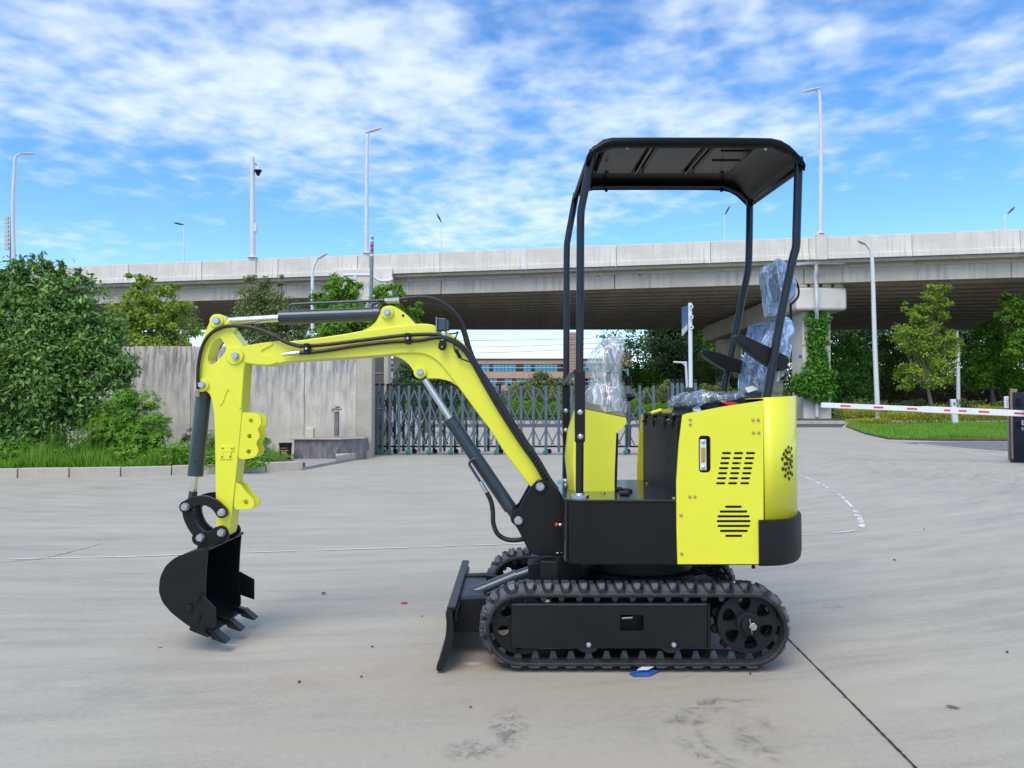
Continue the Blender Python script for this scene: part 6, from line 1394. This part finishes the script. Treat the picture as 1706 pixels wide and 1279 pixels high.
# lever right of the console
lv_ = MB().tube([P(1047, 745, 3.62), P(1048, 668, 3.62)], .012, 12).obj('control_lever', GREY, EX, smooth=35)
MB().tube([P(1042, 706, 3.62), P(1053, 706, 3.62)], .010, 10).obj('lever_joint', WHT, lv_, smooth=35)
MB().lathe([(.012, -.0), (.028, .01), (.034, .02), (.024, .03), (.010, .036)], P(1046, 668, 3.62), 'Z', 16).obj('lever_boot', RUB, lv_, smooth=40)
MB().tube([P(1046, 656, 3.62), P(1046, 641, 3.62)], .011, 12).obj('lever_stem', GREY, lv_, smooth=35)
MB().tube([P(1046, 642, 3.62), P(1046, 636, 3.62), P(1046, 628, 3.62), P(1046, 626, 3.62)], [.012, .017, .019, .013], 12).obj('lever_knob', BLKM, lv_, smooth=40)
MB().tube([P(1036, 659, 3.70), P(1036, 690, 3.70)], .010, 10).obj('second_lever', BLKM, lv_, smooth=35)

# ---------------- canopy posts
YN, YF = 3.20, 3.86
def pole(pts, Y, r=.0165): return MB().tube(smooth_path([P(a, c, Y) for a, c in pts], 3), r, 16).obj('canopy_post', POST, EX, smooth=40)
pf = pole([(988, 250), (984, 272), (977, 306), (969.5, 343), (967.5, 360), (967, 400), (966.5, 500), (965.5, 619)], YN)
slv = extr('post_sleeve', [(958, 618), (975, 617.5), (975, 736), (958.5, 737)], YN-.020, YN+.022, BLK, pf, ref=YN-.02, bevel=.004)
bolt(pf, 966.5, 686.5, YN-.02, .0115, ZINC, dome=True); bolt(pf, 967, 727, YN-.02, .0115, ZINC, dome=True)
MB().tube([P(966, 736, YN), P(965.5, 826, YN)], .0165, 16).obj('lower_post', POST, pf, smooth=40)
MB().lathe([(.04, 0), (.04, .008), (.022, .009), (.020, .016)], (P(965.5, 826, YN).x, YN, ZD+.006), 'Z', 20).obj('flange', ZINC, pf, smooth=30)
pg = pole([(960, 322), (957, 338), (952, 365), (946, 398), (944.5, 412), (944, 460), (943.5, 640)], YF)
extr('post_sleeve', [(936.5, 640), (949, 640), (949, 737), (937.5, 737)], YF-.020, YF+.022, BLK, pg, ref=YF, bevel=.004)
bolt(pg, 943, 684, YF-.02, .0115, ZINC, dome=True); bolt(pg, 943, 716.5, YF-.02, .0115, ZINC, dome=True)
MB().tube([P(943, 730, YF), P(942, 806, YF)], .0165, 16).obj('lower_post', POST, pg, smooth=40)
MB().lathe([(.04, 0), (.04, .008), (.022, .009), (.020, .016)], (P(942.5, 806, YF).x, YF-.01, ZD+.006), 'Z', 20).obj('flange', ZINC, pg, smooth=30)
MB().tube([P(960, 620, YN), P(950, 626, 3.4), P(944, 634, 3.7), P(943, 642, YF)], .012, 10).obj('cross_bar', BLK, EX, smooth=40)
pole([(1331, 262), (1329, 320), (1327, 385), (1326, 412), (1320, 435), (1300, 532), (1286, 615), (1277, 668)], YN, .0175)
pole([(1249, 333), (1248.5, 380), (1247.5, 430), (1245.5, 455), (1236, 500), (1222, 572), (1211, 622), (1203, 675)], YF, .0175)
# ---------------- canopy roof
prof = [(.313, 2.055), (.322, 2.085), (.338, 2.115), (.357, 2.140), (.385, 2.158), (.42, 2.165), (.55, 2.166), (.7, 2.166), (.85, 2.166), (1.0, 2.165), (1.075, 2.163), (1.115, 2.154), (1.15, 2.134), (1.18, 2.105), (1.20, 2.084), (1.212, 2.062)]
prof = [(x, z) for x, z in prof]; prof[0] = (.313, 2.095); prof[1] = (.323, 2.112); prof[2] = (.338, 2.131)
ys = [3.150, 3.151, 3.158, 3.19, 3.26, 3.40, 3.65, 3.79, 3.86, 3.892, 3.899, 3.90]; dz = [-.030, -.004, .004, .014, .028, .034, .034, .028, .014, .004, -.004, -.030]
V = []; F = []
npf = len(prof)
ext = [(prof[0][0]-.004, prof[0][1]-.028)] + prof + [(prof[-1][0]-.006, prof[-1][1]-.022)]
for j, y in enumerate(ys):
    for i, (x, z) in enumerate(ext):
        fx = min(1, max(0, (i-1)/4), max(0, (len(ext)-2-i)/4)); d = dz[j]
        if d > 0: d *= fx
        if i in (0, len(ext)-1) and j in (0, len(ys)-1): d = -.004
        V.append((x, y, z+d+(y-3.15)*.042))
m_ = len(ext)
for j in range(len(ys)-1):
    for i in range(m_-1): F.append((j*m_+i, j*m_+i+1, (j+1)*m_+i+1, (j+1)*m_+i))
ROOFM = mat('roof_plastic', (.006, .006, .006), .24, var=.3, vscale=2, coat=0, spec=.13, bump=.03, bscale=12, rvar=.06)
roof = mesh('canopy_roof', V, F, ROOFM, EX, smooth=50, solid=.009)
# pressed panels on the underside
for (xa, xb) in ((.40, .592), (.628, .835), (.875, 1.07)):
    o = rrect(xa, xb, 3.225, 3.74, .03, 3); ii = rrect(xa+.012, xb-.012, 3.237, 3.728, .022, 3)
    V = [(x, y, 2.184+(y-3.15)*.042) for x, y in o]+[(x, y, 2.176+(y-3.15)*.042) for x, y in ii]; k = len(o)
    mesh('roof_panel', V, [(i, (i+1) % k, k+(i+1) % k, k+i) for i in range(k)]+[tuple(range(k, 2*k))], ROOFM, roof, smooth=30)
for xx in (.61, .855): MB().tube([(xx, 3.22, 2.186), (xx, 3.75, 2.208)], .007, 8).obj('roof_rib', GLS, roof, smooth=40)
for yy in (3.35, 3.5): MB().tube([(.92, yy, 2.174+(yy-3.15)*.042), (1.05, yy, 2.174+(yy-3.15)*.042)], .004, 8).obj('roof_rib', GLS, roof, smooth=40)
MB().tube([(.36, 3.165, 2.12), (.42, 3.165, 2.142), (1.08, 3.165, 2.142), (1.16, 3.165, 2.11), (1.195, 3.165, 2.07)], .010, 8).obj('roof_frame', POST, roof, smooth=40)
MB().tube([(.36, 3.885, 2.15), (.42, 3.885, 2.18), (1.08, 3.885, 2.18), (1.16, 3.885, 2.145), (1.195, 3.885, 2.11)], .010, 8).obj('roof_frame', POST, roof, smooth=40)
for px, py, yy in ((1045, 243, 3.24), (1276, 245, 3.24), (1010, 314, 3.885), (1202, 315, 3.885), (1011, 283, 3.6), (1203, 283, 3.6)):
    p = P(px, py, yy); MB().lathe([(.009, 0), (.009, -.006), (.005, -.012)], (p.x, yy, min(p.z, 2.17 if yy < 3.8 else 2.165)), 'Z', 10).obj('roof_bolt', ZINC if yy < 3.5 else BLKM, roof, smooth=30)

# ---------------- seat
seat = MB()
def pxv(pts, Y0): return [(P(p[0], p[1], p[2] if len(p) > 2 else Y0).x, P(p[0], p[1], p[2] if len(p) > 2 else Y0).z) for p in pts]
def blob_prism(name, pts, Y0, Y1, m, par, bevel=.02, ref=None, ck=2):
    o = chaikin(pxv(pts, ref or Y0), ck, .25)
    return MB().prism(o, Y0, Y1).obj(name, m, par, smooth=45, bevel=bevel)
cush = blob_prism('seat_cushion', [(1115, 679, 3.76), (1115, 667, 3.76), (1128, 660, 3.76), (1158, 656, 3.5), (1240, 657), (1262, 664), (1262, 682), (1200, 684)], 3.31, 3.77, SEATF, EX, .025)
seatb = blob_prism('seat_back', [(1242, 652, 3.70), (1245, 625, 3.70), (1256, 588, 3.70), (1268, 560, 3.70), (1278, 550, 3.70), (1304, 538), (1314, 537), (1320, 550), (1312, 585), (1298, 640), (1288, 662)], 3.38, 3.70, SEATF, EX, .03)
hr = blob_prism('headrest', [(1282, 462, 3.58), (1296, 456, 3.58), (1312, 454), (1320, 470), (1318, 488), (1308, 498), (1296, 500), (1284, 494, 3.58), (1280, 475, 3.58)], 3.47, 3.60, SEATF, EX, .02)
for yy in (3.49, 3.59): MB().tube([P(1317, 505, yy), P(1318, 540, yy)], .006, 8).obj('headrest_rod', BLKM, hr)
MB().tube(smooth_path([P(1324, 465, 3.41), P(1330, 478, 3.41), P(1329, 495, 3.41), P(1316, 508, 3.41)]), .005, 8).obj('headrest_edge', BLKM, hr)
def wrap(name, pts, Y0, Y1, m, parent, amp=.010, seed=0, nx=21):
    """crumpled sheet: outline lofted across Y with rounded ends"""
    o = chaikin(pxv(pts, Y0), 2, .22); n = len(o); cx = sum(p[0] for p in o)/n; cz = sum(p[1] for p in o)/n; V = []; F = []
    for j in range(nx):
        t = j/(nx-1); y = Y0+(Y1-Y0)*t; e = abs(2*t-1); sc = (1-max(0, e-.72)**2*3.2)
        for x, z in o:
            p = Vector((cx+(x-cx)*sc, y, cz+(z-cz)*sc))
            V.append(p+mnoise.noise_vector(Vector((p.x*13, p.y*15, p.z*6))+Vector((seed, seed, 0)))*amp*.8+mnoise.noise_vector(Vector((p.x*45, p.y*45, p.z*16))+Vector((0, seed, 0)))*amp*.5)
    for j in range(nx-1):
        for i in range(n): F.append((j*n+i, j*n+(i+1) % n, (j+1)*n+(i+1) % n, (j+1)*n+i))
    for j, flip in ((0, 0), (nx-1, 1)):
        base = len(V); ring = [V[j*n+i] for i in range(n)]; prev = [j*n+i for i in range(n)]
        for rr in (.8, .55, .3):
            b0 = len(V)
            for i in range(n):
                p = Vector((cx+(ring[i].x-cx)*rr, ring[i].y+(-.008 if not flip else .008)*(1-rr)*2, cz+(ring[i].z-cz)*rr))
                V.append(p+mnoise.noise_vector(p*22+Vector((seed, seed, 9)))*amp*.9)
            for i in range(n): F.append((prev[i], prev[(i+1) % n], b0+(i+1) % n, b0+i))
            prev = [b0+i for i in range(n)]
        F.append(tuple(prev))
    return mesh(name, V, F, m, parent, smooth=24)
wrap('plastic_cover', [(1108, 678, 3.78), (1109, 667, 3.78), (1115, 660, 3.78), (1130, 655, 3.78), (1160, 652, 3.5), (1200, 652), (1246, 653), (1256, 662), (1216, 669), (1166, 671), (1158, 680), (1116, 681, 3.78)], 3.28, 3.80, FILMG, cush, seed=2, amp=.010)
wrap('plastic_cover', [(1227, 653, 3.77), (1228, 638, 3.77), (1238, 595, 3.77), (1252, 560, 3.77), (1266, 541, 3.72), (1296, 525), (1322, 522), (1331, 538), (1322, 592), (1308, 640), (1290, 656)], 3.28, 3.79, FILMB, seatb, seed=5)
wrap('plastic_cover', [(1260, 448, 3.68), (1277, 450, 3.68), (1304, 435), (1314, 436), (1329, 466), (1329, 495), (1314, 509), (1294, 517, 3.5), (1275, 534, 3.66), (1267, 490, 3.68)], 3.38, 3.70, FILMB, hr, seed=8)
for (pts, y0, rf) in (([(1225, 561), (1229, 556), (1236, 556), (1281, 577), (1314, 594), (1316, 600), (1311, 615), (1303, 618), (1277, 607), (1229, 571)], 3.22, 3.22), ([(1170, 586), (1173, 582), (1195, 586), (1238, 601), (1245, 608), (1240, 624), (1211, 617), (1173, 593)], 3.77, 3.77)):
    MB().prism(chaikin(px2(pts, y0), 2, .13), y0, y0+.06).obj('armrest', BLKM, EX, smooth=45, bevel=.010)
hb = extr('recliner_housing', [(1283, 612), (1300, 612), (1306, 640), (1302, 668), (1272, 668), (1276, 642)], 3.30, 3.34, BEIGE, EX, ck=1, ref=3.3)
MB().lathe([(.024, 0), (.024, -.010), (.020, -.013)], P(1294, 645, 3.30), 'Y', 24).obj('recliner_knob', BEIGE, hb, smooth=30)
extr('armrest_bracket', [(1295, 615), (1312, 612), (1309, 632), (1300, 634)], 3.285, 3.30, BLKM, hb, ck=1)
bolt(hb, 1303, 624, 3.285, .009, BRASS, dome=True)
extr('seat_shell', [(1150, 692), (1156, 678), (1175, 674), (1262, 670), (1277, 652), (1279, 692)], 3.33, 3.75, BLKM, EX, ck=0)
extr('seat_handle', [(1201, 670), (1206, 669), (1225, 669.5), (1231, 673), (1222, 676), (1212, 675)], 3.27, 3.30, RED, cush, ck=1, ref=3.27)
mesh('paper_label', [P(1241, 646, 3.34), P(1253, 642, 3.34), P(1264, 648, 3.33), P(1246, 654, 3.33)], [(0, 1, 2, 3)], WHT, cush, solid=.001)
MB().tube([P(1085, 688, 3.5), P(1100, 683, 3.5), P(1100, 688, 3.6)], .008, 8).obj('yellow_strap', YEL, cush)

# ================================================================== SMALL THINGS ON THE GROUND
def packet(label, cat, pts, m, z=.006, h=.012, m2=None):
    q = [G(*p) for p in pts]; V = [(p.x, p.y, .0045) for p in q]+[(p.x*.98+sum(k.x for k in q)/len(q)*.02, p.y, h) for p in q]; n = len(q)
    F = [tuple(range(n-1, -1, -1)), tuple(range(n, 2*n))]+[(i, (i+1) % n, (i+1) % n+n, i+n) for i in range(n)]
    return V, F
q = [G(1048, 1124), G(1056, 1128), G(1082, 1127.5), G(1099, 1120), G(1094, 1117), G(1066, 1117)]; cx_ = sum(p.x for p in q)/6; cy_ = sum(p.y for p in q)/6
e = empty('foil_packet', (cx_, cy_, .004), 'small blue and white packet lying in front of the track', 'packet')
V = [(p.x, p.y, .006) for p in q]+[(cx_, cy_, .022)]+[(p.x, p.y, .003) for p in q]
mesh('wrapper', V, [(i, (i+1) % 6, 6) for i in range(6)]+[tuple(12-i for i in range(6))]+[(i, 7+i, 7+(i+1) % 6, (i+1) % 6) for i in range(6)], BLUE, e)
q = [G(1060, 1127), G(1080, 1126.5), G(1092, 1120.5), G(1070, 1121)]
mesh('white_label', [(p.x*.92+cx_*.08, p.y*.92+cy_*.08, .025) for i, p in enumerate(q)], [(0, 1, 2, 3)], WHT, e, solid=.002)
q = [G(668, 1006), G(676, 1007), G(679, 1005), G(670, 1004)]
o = mesh('red_scrap', [(p.x, p.y, .006) for p in q], [(0, 1, 2, 3)], RED, None, solid=.004); tag(o, 'tiny red paper scrap on the concrete between bucket and blade', 'litter')
random.seed(12)
for i, (px, py, s, lb) in enumerate(((1072, 1080, 0, ''), (498, 1138, .012, 'small dark pebble on the concrete below the bucket'), (602, 1129, .009, 'tiny dark pebble left of the dozer blade'), (784, 1180, .008, 'dark crumb on the concrete at bottom centre'), (1250, 1124, .009, 'dark crumb beside the rear of the track'), (620, 1079, .010, 'small pebble in front of the blade'), (703, 1028, .008, 'small pebble just left of the blade'), (1678, 1088, .012, 'dark pebble at the right edge'), (1540, 883, .016, 'small dark leaf beyond the painted corner'), (1490, 934, .018, 'dry leaf on the concrete right of the counterweight'), (539, 990, .020, 'curled dry leaf right of the bucket'), (1586, 1180, .035, 'dry twig on the concrete at lower right'))):
    if s == 0: continue
    s *= .55; p = G(px, py); bm = MB(); bm.lathe([(s*.5, .0), (s, s*.3), (s*.8, s*.7), (s*.3, s*.9)], (p.x, p.y, .004), 'Z', 7)
    V = [Vector((v.x+random.uniform(-.2, .2)*s+(v.x-p.x)*random.uniform(-.2, .4), v.y, v.z)) for v in bm.V]
    o = mesh('leaf' if 'leaf' in lb else 'twig' if 'twig' in lb else 'pebble', V, bm.F, BARK if 'leaf' in lb or 'twig' in lb else BLKM, None); tag(o, lb, 'leaf' if 'leaf' in lb else 'twig' if 'twig' in lb else 'pebble')
    if 'twig' in lb: o.scale = (1, .35, .35); o.rotation_euler = (0, 0, -.6)
